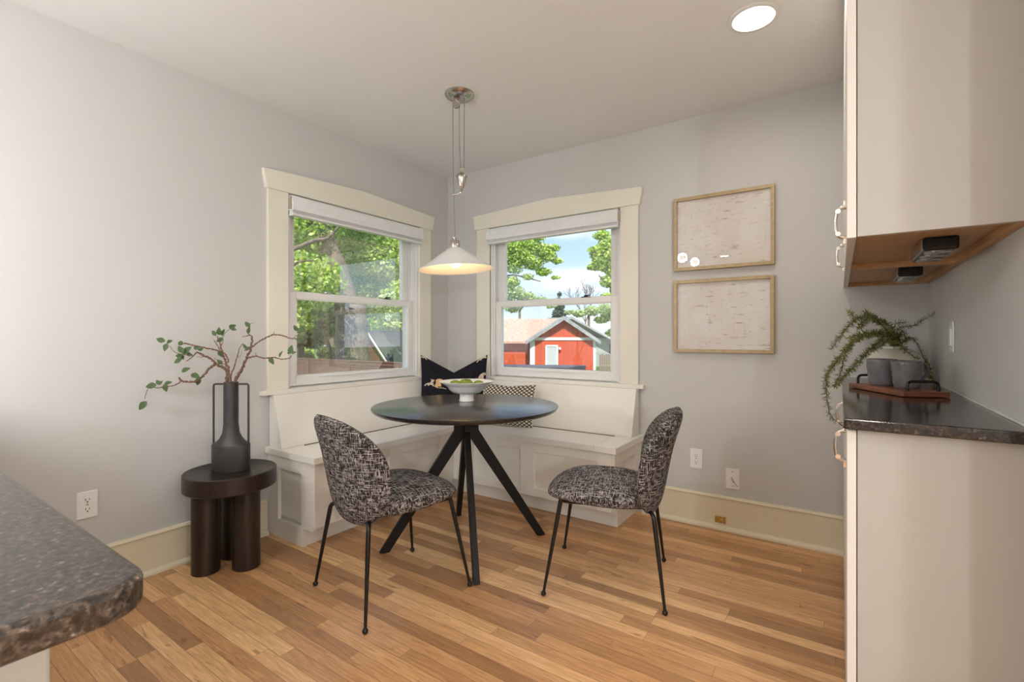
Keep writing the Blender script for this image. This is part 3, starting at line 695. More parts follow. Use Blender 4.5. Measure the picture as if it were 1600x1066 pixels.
# spots measured in the photograph: crop origin (210,490), 6.154x
def q(x, y, d=None): return (210+x/6.154, 490+y/6.154, d or (VD-.20*max(0, 880-x)/880-.12*max(0, x-1000)/600))
base = vpos+Vector((0, 0, zt-.12))
b3 = (361, 640, VD)
branch('leafy branch in the dark vase reaching left and drooping to the lowest leaf',
    [([(360, 640, VD), q(915, 640), q(880, 540), q(800, 495), q(740, 445), q(670, 405), q(600, 372)], .0085, .0035),
     ([q(775, 490), q(715, 535), q(650, 610), q(590, 655), q(500, 655), q(440, 650)], .0060, .0040),
     ([q(455, 650), q(425, 615)], .004, .0035),
     ([q(450, 655), q(380, 692), q(290, 705), q(220, 715), q(140, 700)], .0030, .0016),
     ([q(130, 725), q(108, 780), q(100, 825)], .0016, .0012),
     ([q(600, 372), q(545, 425), q(497, 462)], .0030, .0016), ([q(560, 405), q(470, 395), q(405, 380), q(365, 350), q(345, 310)], .002, .0011),
     ([q(600, 372), q(660, 420), q(600, 415)], .0013, .0009)],
    [(*q(492, 540), 28, 14), (*q(585, 597), -18, 15), (*q(612, 655), -105, 14), (*q(155, 695), 185, 17), (*q(228, 662), 130, 11), (*q(322, 667), 20, 12), (*q(298, 715), -75, 13), (*q(78, 885), 235, 17), (*q(255, 665), 70, 8),
     (*q(250, 255), 165, 14), (*q(335, 270), 20, 11), (*q(300, 325), -100, 13), (*q(415, 455), 205, 14), (*q(425, 405), 165, 13), (*q(445, 345), 120, 14), (*q(510, 345), 40, 14), (*q(490, 375), 10, 13), (*q(530, 395), -10, 10), (*q(462, 420), -60, 9)], base)
branch('middle leafy branch in the dark vase, its twigs rising and pointing left',
    [([(357, 640, VD+.01), q(885, 660), q(905, 560), q(880, 470), q(850, 390), q(830, 300), q(800, 215)], .0085, .0020),
     ([q(905, 470), q(895, 430), q(860, 380), q(780, 350), q(680, 330), q(560, 305), q(475, 285)], .0035, .0036),
     ([q(845, 400), q(800, 310), q(765, 255)], .0028, .0015), ([q(835, 310), q(855, 260), q(845, 240)], .0018, .0012), ([q(840, 245), q(880, 180), q(925, 150)], .0013, .0010),
     ([q(870, 490), q(820, 470), q(765, 425)], .0015, .0010)],
    [(*q(765, 187), 125, 11), (*q(813, 172), 85, 13), (*q(850, 182), 70, 12), (*q(818, 255), 210, 12), (*q(832, 255), 60, 9), (*q(940, 127), 20, 13), (*q(955, 152), -5, 9), (*q(440, 285), 165, 13), (*q(825, 390), -70, 12), (*q(600, 332), -10, 11), (*q(635, 345), 200, 9), (*q(820, 465), 130, 11)], base)
branch('leafy branch in the dark vase reaching right in front of the window',
    [([(364, 640, VD-.01), q(970, 655), q(1020, 560), q(1065, 460), q(1105, 370), q(1130, 290), q(1130, 235), q(1105, 205)], .0085, .0030),
     ([q(1105, 210), q(1040, 225)], .0025, .0015), ([q(1105, 215), q(1095, 175), q(1110, 110), q(1140, 88)], .0016, .0010),
     ([q(1125, 330), q(1190, 275), q(1260, 235), q(1335, 205), q(1420, 212), q(1490, 235), q(1560, 245), q(1620, 235)], .0040, .0020), ([q(1340, 205), q(1345, 175)], .0015, .001), ([q(1530, 240), q(1560, 210), q(1610, 195)], .0014, .0009),
     ([q(1095, 425), q(1170, 412), q(1250, 432), q(1340, 422), q(1410, 438), q(1490, 430), q(1508, 400)], .0042, .0017), ([q(1170, 405), q(1165, 378)], .0018, .001),
     ([(362, 640, VD), q(930, 610), q(955, 530), q(985, 430), q(1010, 340), q(1045, 285)], .0045, .0012), ([q(1000, 425), q(1025, 395), q(1035, 360)], .0012, .0008)],
    [(*q(1085, 103), 130, 12), (*q(1098, 160), 85, 13), (*q(1085, 340), 200, 11), (*q(1060, 315), 140, 10), (*q(1405, 390), 70, 11), (*q(1318, 455), -60, 13), (*q(1503, 345), 80, 14), (*q(1485, 378), 180, 8), (*q(1530, 375), 10, 8), (*q(1600, 165), 30, 13), (*q(1590, 262), -30, 12), (*q(1550, 140), 120, 11)], base)

# ------------------------------------------------------------------ pillows
def pillow(name, w, h, T_, dip, mats, pick, label, loc, rz, lean, trim=None):
    r = empty(name, loc, rz, label, 'pillow'); N = 110
    def pt(i, j, side):
        u = -1+2*i/N; v = -1+2*j/N
        ear = .055
        x = w/2*u*(1-ear*(1-v*v)); z = h/2+h/2*v*(1-ear*(1-u*u)*(v < 0))
        z -= dip*(1-abs(u)**1.0)*max(0, (v+1)/2)**2.2
        t = T_*max(0, (1-u*u))**.5*max(0, (1-v*v))**.5
        t += .004*math.sin(9*u+4*v)*(1-u*u)*(1-v*v)
        v3 = Vector((x, side*t, z)); return Matrix.Rotation(lean, 4, 'X') @ v3
    bm = B()
    for side in (-1, 1):
        g = [[bm.verts.new(pt(i, j, side)) for j in range(N+1)] for i in range(N+1)]
        for i in range(N):
            for j in range(N):
                f = bm.faces.new([g[i][j], g[i+1][j], g[i+1][j+1], g[i][j+1]] if side < 0 else [g[i][j], g[i][j+1], g[i+1][j+1], g[i+1][j]])
                f.material_index = pick((i+.5)/N, (j+.5)/N, side)
    bmesh.ops.remove_doubles(bm, verts=bm.verts[:], dist=1e-5)
    fin('cover', bm, mats, r, smooth=True, angle=180)
    if trim:
        bm = B(); ring = [(i, 0) for i in range(0, N, 5)]+[(N, j) for j in range(0, N, 5)]+[(i, N) for i in range(N, 0, -5)]+[(0, j) for j in range(N, 0, -5)]
        tube(bm, [pt(i, j, 0) for i, j in ring]+[pt(0, 0, 0)], .0035, 6); fin('piping', bm, trim, r, smooth=True)
    return r
def inside(p, poly):
    x, y = p; c = False; n = len(poly)
    for i in range(n):
        x1, y1 = poly[i]; x2, y2 = poly[(i+1) % n]
        if (y1 > y) != (y2 > y) and x < (x2-x1)*(y-y1)/(y2-y1)+x1: c = not c
    return c
cat = [(-.95, .05), (-.70, .35), (-.35, .50), (0, .62), (.12, .95), (.05, 1.2), (.35, 1.28), (.62, 1.18), (.55, .95), (.42, .85), (.45, .35), (.62, .05), (.38, .02), (.2, .30), (-.1, .28), (-.25, .02), (-.45, .04), (-.35, .25), (-.6, .2), (-.8, -.05)]
bird = [(-.45, 0), (-.3, .35), (-.25, .95), (-.05, 1.25), (.3, 1.38), (.62, 1.22), (.60, 1.02), (.35, 1.08), (.32, .8), (.42, .35), (.35, .05), (.15, .02), (.05, .0)]
figs = []
for cx, cy, pol, s, k in ((.15, .54, cat, .105, 2), (.27, .55, bird, .125, 1), (.80, .54, cat, .11, 2), (.92, .56, bird, .14, 2), (.06, .96, cat, .07, 2), (.93, .95, cat, .10, 2), (.30, .10, cat, .10, 2), (.45, .10, bird, .11, 1), (.66, .10, cat, .10, 2), (.78, .10, bird, .11, 1)):
    figs.append(([(cx+s*a, cy+s*b*.9) for a, b in pol], k))
def pick(u, v, side):
    if side > 0: return 0
    for pol, k in figs:
        if inside((u, v), pol): return k
    if abs(v-.535-.004*math.sin(u*60)) < .006 and .22 < u < .40: return 2
    return 0
pillow('throw_pillow', .50, .50, .075, .135, [M['navy_linen'], M['gold_print'], M['sand_print']], pick, 'black throw pillow with tan and gold animal figures in the bench corner', (.365, -.350, SZ), TH+R(3), R(-11))
pillow('lumbar_pillow', .41, .30, .055, .02, [M['lattice']], lambda u, v, s: 0, 'cream and black lattice patterned pillow leaning on the bench under the garage window', (.765, -.262, SZ), R(10), R(-14), M['linen'])

# ------------------------------------------------------------------ pendant lamp
PL = Vector((.964, -1.017, 0)); PC = Vector((.984, -1.003, 0))
pen = empty('pendant_lamp', (PC.x, PC.y, H), 0, 'white cone pendant lamp on a nickel pulley hanging over the round table', 'pendant lamp')
o_ = lambda p: Vector(p)-Vector((PC.x, PC.y, H))
def pp(nm, bm, m, sm=True, parent=None): return fin(nm, bm, m, parent or pen, smooth=sm)
bm = B(); lathe(bm, [(.080, 0), (.081, -.006), (.074, -.016), (.055, -.026), (.03, -.031), (.001, -.032)], n=64); pp('canopy', bm, M['nickel'])
# the line of pulleys runs across the view
e1 = RT.copy()
def along(s, z): return (PC+e1*s).xy.to_3d()+Vector((0, 0, z))
def tr(s, z): v = PC+e1*s; return o_((v.x, v.y, z))
bm = B(); mt = Matrix.Translation(tr(-.018, H-.056)) @ Matrix(((e1.x, 0, -e1.y, 0), (e1.y, 0, e1.x, 0), (0, 1, 0, 0), (0, 0, 0, 1)))
lathe(bm, [(.016, -.006), (.021, -.006), (.017, -.002), (.017, .002), (.021, .006), (.016, .006)], (0, 0, 0), 28, mtx=mt); box(bm, -.006, .006, -.004, .030, -.009, -.006, mtx=mt); box(bm, -.006, .006, -.004, .030, .006, .009, mtx=mt); pp('ceiling_pulley', bm, M['nickel'])
for nm, pts in (('lift_cord', [tr(-.036, H-.058), tr(-.034, 2.0), o_((PL.x, PL.y, 1.66))]), ('lift_cord', [tr(-.001, H-.058), tr(.000, 2.2), tr(.006, 2.035)]), ('lift_cord', [tr(.026, H-.028), tr(.025, 2.2), tr(.024, 2.02)])):
    bm = B(); tube(bm, smooth_path(pts, 4), .0022, 8); pp(nm, bm, M['cord'])
bm = B(); mt = Matrix.Translation(tr(.014, 2.025)) @ Matrix(((e1.x, 0, -e1.y, 0), (e1.y, 0, e1.x, 0), (0, 1, 0, 0), (0, 0, 0, 1)))
lathe(bm, [(.009, -.005), (.013, -.005), (.010, 0), (.013, .005), (.009, .005)], (0, 0, 0), 24, mtx=mt); box(bm, -.005, .005, -.022, .010, -.009, -.006, mtx=mt); box(bm, -.005, .005, -.022, .010, .006, .009, mtx=mt); pp('weight_pulley', bm, M['nickel'])
c_ = tr(.011, 1.903)
bm = B(); lathe(bm, [(.001, 0), (.004, .002), (.005, .006), (.003, .009), (.010, .020), (.020, .042), (.026, .065), (.0275, .082), (.031, .084), (.031, .088), (.027, .092), (.022, .102), (.010, .108), (.007, .116), (.001, .118)], tuple(c_), 40); pp('counterweight', bm, M['nickel'])
bm = B(); tube(bm, [tr(.011, 1.906), tr(-.010, 1.896), tr(-.028, 1.893)], .0018, 8); bmesh.ops.create_uvsphere(bm, u_segments=12, v_segments=8, radius=.005, matrix=Matrix.Translation(tr(-.031, 1.893))); pp('guide_arm', bm, M['nickel'])
# lamp head, tilted a little
tilt = Matrix.Translation(o_((PL.x, PL.y, 1.60))) @ Matrix.Rotation(R(3.0), 4, Vector((-FW.x, -FW.y, 0)).normalized()) 
bm = B(); lathe(bm, [(.030, -.005), (.031, .0), (.030, .030), (.022, .044), (.010, .047), (.010, .052), (.016, .054), (.016, .058), (.005, .062), (.001, .063)], (0, 0, 0), 40, mtx=tilt); pp('socket_cap', bm, M['nickel'])
bm = B(); lathe(bm, [(.031, .0), (.033, .002), (.040, -.001), (.125, -.062), (.196, -.109), (.204, -.113), (.2035, -.116), (.198, -.1135), (.124, -.066), (.039, -.005), (.028, -.004), (.028, .0)], (0, 0, 0), 96, mtx=tilt, cap0=False, cap1=False); pp('lamp_shade', bm, M['enamel'])
bm = B(); lathe(bm, [(.012, -.005), (.013, -.03), (.024, -.055), (.029, -.075), (.024, -.096), (.012, -.104), (.001, -.106)], (0, 0, 0), 28, mtx=tilt); pp('bulb', bm, M['bulb'])
pb = lamp('pendant_bulb_light', 'POINT', (PL.x, PL.y, 1.475), 1.5, (1.0, 0.62, 0.28), shadow_soft_size=.03)

# ------------------------------------------------------------------ recessed ceiling lights
def can(cx, cy, label):
    r = empty('recessed_light', (cx, cy, H), 0, label, 'ceiling light', 'recessed ceiling lights')
    bm = B(); lathe(bm, [(.098, -.0005), (.098, -.004), (.092, -.007), (.080, -.007), (.0765, -.002), (.0765, 0.0)], n=64, cap0=False, cap1=False); fin('trim_ring', bm, M['enamel'], r, smooth=True)
    bm = B(); lathe(bm, [(.0765, -.001), (.074, .05), (.070, .09), (.070, .13)], n=48, cap0=False, cap1=True); fin('can_baffle', bm, M['can_baffle'], r, smooth=True)
    bm = B(); lathe(bm, [(.001, .070), (.050, .073), (.068, .085), (.069, .09)], n=48, cap0=True, cap1=False); fin('lamp_lens', bm, M['can_lens'], r, smooth=True)
    lamp('recessed_light_beam', 'AREA', (cx, cy, H-.002), CAN_POWER*(.3 if cy > -1 else 1), CAN_COLOR, shape='DISK', size=.13, spread=R(170))
can(*CANS[0], 'lit round recessed ceiling light near the wall cabinets')
for c, w in zip(CANS[1:], ('nearest the left rear corner of the kitchen', 'added as unseen fill nearest the kitchen return wall', 'added as unseen fill near the middle of the rear wall', 'added as unseen fill in the far rear kitchen corner')): can(*c, 'lit round recessed ceiling light '+w)  # all but the first of these are added fill, out of view

# lantern pendants behind the camera; the two at the kitchen side are added fill
def lantern(x, y, zl, label, watts):
    r = empty('lantern_pendant', (x, y, H), 0, label, 'pendant lamp', 'kitchen lantern pendants'); dz = zl-H
    bm = B(); lathe(bm, [(.05, -.02), (.05, 0)], n=32); tube(bm, [(0, 0, -.02), (0, 0, dz+.085)], .004, 8); fin('stem', bm, M['nickel'], r, smooth=True)
    bm = B(); w = .05; t = .005
    for z in (dz+.075, dz-.08):
        for a in ((-w, w, -w, -w+t), (-w, w, w-t, w), (-w, -w+t, -w+t, w-t), (w-t, w, -w+t, w-t)): box(bm, a[0], a[1], a[2], a[3], z, z+t)
    for a in (-w, w-t):
        for c in (-w, w-t): box(bm, a, a+t, c, c+t, dz-.075, dz+.075)
    box(bm, -w, w, -.004, .004, dz+.080, dz+.086); fin('lantern_frame', bm, M['nickel'], r)
    bm = B(); bmesh.ops.create_uvsphere(bm, u_segments=24, v_segments=16, radius=.032, matrix=Matrix.Translation((0, 0, dz))); fin('bulb', bm, M['lantern_bulb'], r, smooth=True)
    lamp('lantern_light', 'POINT', (x, y, zl), watts, (.88, .955, 1.0), shadow_soft_size=.06)
lantern(4.4, -3.2, 1.50, 'lit square lantern added as unseen fill light in the kitchen, nearest the cabinets', LANTERN*.35)  # added to brighten walls and ceiling, no known fixture here
lantern(4.3, -4.8, 1.50, 'lit square lantern added as unseen fill light in the kitchen, farthest from the window corner', LANTERN*.7)  # second lantern added only for fill, out of view
lantern(1.05, -3.25, 2.12, 'lit square lantern pendant over the near granite peninsula', LANTERN*.1)
lantern(1.0, -4.10, 2.18, 'lit square lantern pendant just beyond the peninsula by the left wall', LANTERN*.1)

tl = empty('added_fill_globe', (0.76, -3.36, .9142), 0, 'lit white globe added as unseen fill light on the near granite peninsula', 'fill light')  # unseen globe added to brighten the ceiling and left wall
bm = B(); lathe(bm, [(.001, 0), (.075, 0), (.078, .008), (.05, .018), (.014, .03), (.012, .17), (.05, .18), (.05, .19)], n=40); fin('base', bm, M['nickel'], tl, smooth=True)
bm = B(); bmesh.ops.create_uvsphere(bm, u_segments=40, v_segments=24, radius=.10, matrix=Matrix.Translation((0, 0, .30))); fin('fill_sphere', bm, M['lantern_bulb'], tl, smooth=True)
lamp('added_fill_light', 'POINT', (0.76, -3.36, 1.214), GLOBE_FILL, (.89, .955, 1.0), shadow_soft_size=.14)

# ------------------------------------------------------------------ framed prints
def frame(x0, x1, z0, z1, artm, label):
    cx, cz = (x0+x1)/2, (z0+z1)/2; r = empty('framed_print', (cx, -.002, cz), 0, label, 'picture', 'framed abstract prints')
    a, c = (x1-x0)/2, (z1-z0)/2; w = .020
    bm = B()
    for s in ((-a, a, c-w, c), (-a, a, -c, -c+w), (-a, -a+w, -c+w, c-w), (a-w, a, -c+w, c-w)): box(bm, s[0], s[1], -.026, 0, s[2], s[3])
    fin('frame', bm, M['frame_gold'], r, bevel=.0015)
    bm = B(); box(bm, -a+w, a-w, -.010, -.004, -c+w, c-w); fin('print', bm, artm, r)
    bm = B(); vs = [bm.verts.new(p) for p in ((-a+w, -.016, -c+w), (a-w, -.016, -c+w), (a-w, -.016, c-w), (-a+w, -.016, c-w))]; bm.faces.new(vs); fin('picture_glass', bm, M['art_glass'], r)
frame(1.855, 2.399, 1.517, 1.958, M['art_a'], 'upper of the two framed beige cross-hatched prints on the back wall')
frame(1.855, 2.397, 1.026, 1.460, M['art_b'], 'lower of the two framed beige cross-hatched prints on the back wall')

# ------------------------------------------------------------------ wall plates
def duplex(loc, rz, label):
    r = empty('power_outlet', loc, rz, label, 'outlet')
    bm = B(); box(bm, -.036, .036, -.006, 0, -.0585, .0585); fin('cover_plate', bm, M['plate'], r, bevel=.003)
    for s in (-1, 1):
        bm = B(); prism(bm, [(.0165*math.cos(a)*1.0, s*.0205+max(-.0135, min(.0135, .0175*math.sin(a)))) for a in [math.pi*2*k/24 for k in range(24)]], 'y', -.0078, -.005); f = fin('receptacle', bm, M['plate'], r)
        bm = B(); box(bm, -.0075, -.0052, -.0082, -.007, s*.0205-.001, s*.0205+.008); box(bm, .0052, .0072, -.0082, -.007, s*.0205, s*.0205+.007); lathe(bm, [(.0028, 0), (.0028, .0012)], (0, 0, 0), 12, mtx=Matrix.Translation((0, -.007, s*.0205-.007)) @ Matrix.Rotation(R(90), 4, 'X')); fin('slots', bm, M['dark_slot'], f)
    bm = B(); lathe(bm, [(.003, 0), (.003, .001)], (0, 0, 0), 12, mtx=Matrix.Translation((0, -.006, 0)) @ Matrix.Rotation(R(90), 4, 'X')); fin('screw', bm, M['nickel'], r)
    return r
duplex((0, -2.320, .392), R(90), 'white power outlet on the left wall beyond the near granite counter')
duplex((1.983, 0, .390), 0, 'white power outlet on the back wall, higher of the two plates')
r = empty('cable_plate', (2.183, 0, .302), 0, 'white wall plate with a metal cable connector low on the back wall', 'wall plate')
bm = B(); box(bm, -.036, .036, -.006, 0, -.0585, .0585); fin('cover_plate', bm, M['plate'], r, bevel=.003)
bm = B(); tube(bm, [(-.004, -.005, .004), (.004, -.022, -.004), (.012, -.030, -.012)], [.005, .0055, .0045], 12); tube(bm, smooth_path([(.012, -.030, -.012), (.022, -.034, -.024), (.033, -.028, -.034)], 3), .0022, 8); fin('cable_connector', bm, M['nickel'], r, smooth=True)
for s in (-1, 1):
    bm = B(); lathe(bm, [(.0035, 0), (.0035, .001)], (0, 0, 0), 12, mtx=Matrix.Translation((0, -.006, s*.042)) @ Matrix.Rotation(R(90), 4, 'X')); fin('screw', bm, M['nickel'], r)
r = empty('brass_floor_plate', (2.121, -.016, .058), 0, 'small aged brass plate on the cream baseboard', 'brass plate')
bm = B(); box(bm, -.030, .030, -.004, 0, -.019, .019); fin('plate', bm, M['brass'], r, bevel=.0015)
bm = B(); prism(bm, [(-.022, -.010), (-.008, .004), (-.012, .012), (.000, .006), (.010, .013), (.012, -.012), (.004, -.004)], 'y', -.009, -.004); fin('raised_relief', bm, M['brass'], r, bevel=.001)
bm = B(); box(bm, .018, .026, -.008, -.004, -.016, .016); fin('raised_edge', bm, M['frame_gold'], r, bevel=.001)
r = empty('light_switch', (XR, -.585, 1.118), R(-90), 'white wall plate on the side wall above the counter', 'wall plate')
bm = B(); box(bm, -.036, .036, -.006, 0, -.0585, .0585); fin('cover_plate', bm, M['plate'], r, bevel=.003)
bm = B(); box(bm, -.017, .017, -.010, -.005, -.033, .033); fin('rocker', bm, M['plate'], r, bevel=.002)

# ------------------------------------------------------------------ kitchen cabinets on the right
def handle(parent, loc):
    """arched pull on a face looking to -x; loc relative to parent"""
    x, y, z = loc
    bm = B(); pts = smooth_path([(x, y, z+.042), (x-.010, y, z+.041), (x-.021, y, z+.030), (x-.025, y, z), (x-.021, y, z-.030), (x-.010, y, z-.041), (x, y, z-.042)], 5)
    for dy in (-.004, .004): tube(bm, [p_+Vector((0, dy, 0)) for p_ in pts], .0048, 10)
    for zz_ in (.034, -.034): tube(bm, [(x-.019, y-.009, z+zz_*.93), (x-.019, y+.009, z+zz_*.93)], .0066, 10)
    for s in (-1, 1): box(bm, x-.006, x, y-.007, y+.007, z+s*.050-.010, z+s*.050+.010)
    h = fin('handle', bm, M['chrome'], parent, smooth=True); h['label'] = 'polished metal arched handle'
YA, YM, YB = -1.500, -.768, -.022
ZU = 1.372
def upper(y0, y1, label, near):
    c = Vector(((2.70+XR)/2, (y0+y1)/2, ZU)); r = empty('wall_cabinet', c, 0, label, 'cabinet', 'off-white wall cabinets')
    f = lambda a: Matrix.Translation(-c)
    mt = f(0); z1 = H-.004
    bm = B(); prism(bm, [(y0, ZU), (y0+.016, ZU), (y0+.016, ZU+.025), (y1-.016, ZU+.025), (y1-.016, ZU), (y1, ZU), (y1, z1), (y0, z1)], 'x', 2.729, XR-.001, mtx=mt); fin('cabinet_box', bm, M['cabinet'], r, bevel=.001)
    bm = B(); box(bm, 2.729, XR-.001, y0+.016, y1-.016, ZU+.018, ZU+.025, mtx=mt); fin('underside', bm, M['maple'], r)
    bm = B()
    box(bm, XR-.024, XR-.001, y0+.001, y1-.001, ZU-.0005, ZU+.020, mtx=mt); box(bm, 2.729, XR-.024, y1-.020, y1-.001, ZU-.0005, ZU+.020, mtx=mt); box(bm, 2.729, XR-.024, y0+.0165, y0+.020, ZU, ZU+.020, mtx=mt); fin('bottom_rail', bm, M['maple_edge'], r)
    bm = B(); box(bm, 2.707, 2.727, y0-.001, y1-.003, ZU-.002, z1, mtx=mt); d = fin('door', bm, M['cabinet_edge'], r, bevel=.002)
    handle(d, Vector((2.707, y0+(.13 if near else .07), 1.437))-c)
upper(YA, YM, 'nearer off-white wall cabinet, its plain side panel facing the camera', True)
upper(YM, YB, 'farther off-white wall cabinet in the corner, past the seam in the doors', False)
bm = B(); box(bm, 2.705, XR-.001, YB, -.001, ZU, H-.004); tag(fin('trim_1', bm, M['cabinet_edge']), kind='structure')
def lower(y0, y1, label, near):
    c = Vector(((2.70+XR)/2, (y0+y1)/2, 0)); r = empty('base_cabinet', c, 0, label, 'cabinet', 'off-white base cabinets'); mt = Matrix.Translation(-c)
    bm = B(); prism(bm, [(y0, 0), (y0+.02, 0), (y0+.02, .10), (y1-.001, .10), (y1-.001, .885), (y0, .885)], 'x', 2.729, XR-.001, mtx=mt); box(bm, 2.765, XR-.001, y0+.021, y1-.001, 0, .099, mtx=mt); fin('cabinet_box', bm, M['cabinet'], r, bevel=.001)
    bm = B(); box(bm, 2.707, 2.727, y0-.001, y1-.003, .012 if near else .10, .880, mtx=mt); d = fin('door', bm, M['cabinet_edge'], r, bevel=.002)
    handle(d, Vector((2.707, y0+(.13 if near else .07), .815))-c)
lower(YA, YM, 'nearer off-white base cabinet, its plain side panel facing the camera', True)
lower(YM, -.036, 'farther off-white base cabinet in the corner under the granite', False)
bm = B(); prism(bm, [(2.700, -1.535), (XR-.001, -1.535), (XR-.001, -.001), (2.700, -.001)], 'z', .886, .914)
tag(fin('countertop', bm, M['granite'], bevel=.004, seg=3), 'polished dark brown granite countertop under the wall cabinets', 'countertop')
bm = B(); box(bm, XR-.006, XR-.0005, -1.535, -.004, .9142, .920); box(bm, 2.71, XR-.006, -.006, -.0005, .9142, .919); tag(fin('trim_2', bm, M['caulk'], bevel=.001), kind='structure')

def puck(y0, y1, label):
    r = empty('under_cabinet_light', (2.918, (y0+y1)/2, ZU+.018), 0, label, 'cabinet light', 'under-cabinet lights'); h = (y1-y0)/2
    bm = B(); box(bm, -.038, .038, -h, h, -.036, 0); fin('housing', bm, M['black_wire'], r, bevel=.006, seg=3)
    bm = B(); box(bm, -.040, -.037, -h+.006, h-.006, -.034, -.003); fin('side_strip', bm, M['nickel'], r)
    for k in (-1, 0, 1):
        bm = B(); lathe(bm, [(.001, -.0385), (.010, -.0385), (.014, -.0375), (.022, -.0375), (.029, -.040), (.031, -.0385), (.031, -.0355)], (0, k*h*.62, 0), 32); fin('puck_lens', bm, M['lens_glass'], r, smooth=True)
puck(-1.275, -1.02, 'black three-lens light under the nearer wall cabinet')
puck(-.60, -.36, 'black three-lens light under the farther wall cabinet')

# tray with mugs
ta = math.atan2(-.887, .46)     # long axis
tcx = Vector((2.870-.006, -.765+.012, .9142))
tray = empty('serving_board', tcx, ta, 'wooden serving board with black loop handles on the granite counter', 'tray')
bm = B(); box(bm, -.168, .150, -.073, .073, .001, .019); fin('board', bm, M['acacia'], tray, bevel=.003)
for s, x in ((-1, -.150), (1, .132)):
    bm = B(); tube(bm, round_path([(x, -.048, .012), (x, -.048, .052), (x, .048, .052), (x, .048, .012)], .017, 6), .0048, 10); fin('handle', bm, M['black_wire'], tray, smooth=True)
def mug(loc, rz, h, r0, r1, label, seed):
    r = empty('mug', loc, rz, label, 'mug', 'grey faceted mugs on the serving board')
    bm = B(); n = 28; rows = 9; rings = []
    rnd = random.Random(seed)
    for j in range(rows+1):
        t = j/rows; z = h*t; rr = r1+(r0-r1)*(t**.7)
        ring = []
        for i in range(n):
            k = 1.0 if j in (0, rows) or j == rows-1 else (1.028 if (i//2+j) % 2 else .972)
            a = 2*math.pi*i/n; ring.append(bm.verts.new((rr*k*math.cos(a), rr*k*math.sin(a), z)))
        rings.append(ring)
    inner = [(r0-.004, h+.001), (r0-.006, h-.002), (r1-.002, .010), (.001, .008)]
    for rr, z in inner: rings.append([bm.verts.new((rr*math.cos(2*math.pi*i/n), rr*math.sin(2*math.pi*i/n), z)) for i in range(n)])
    for a, b in zip(rings, rings[1:]):
        for i in range(n):
            j = (i+1) % n; bm.faces.new([a[i], a[j], b[j], b[i]])
    bm.faces.new(rings[0][::-1]); bm.faces.new(rings[-1])
    fin('mug_body', bm, M['grey_glaze'], r, smooth=True, angle=180)
    bm = B(); tube(bm, smooth_path([(r0*.93, 0, h*.84), (r0+.018, 0, h*.90), (r0+.034, 0, h*.72), (r0+.029, 0, h*.46), (r0+.006, 0, h*.28), (r1*1.02, 0, h*.22)], 5), .0055, 10); fin('handle', bm, M['grey_glaze'], r, smooth=True)
m1 = at(1377.5, 600, 1.83); m2 = at(1416.5, 600, 1.73)
mug(Vector((m1.x, m1.y, .9335)), R(-5), .100, .049, .037, 'grey faceted mug on the serving board, the left one, close to the trailing fern', 3)
mug(Vector((m2.x, m2.y, .9335)), TH+R(5), .098, .0475, .036, 'grey faceted mug on the board, the right one with its handle toward the wall', 5)

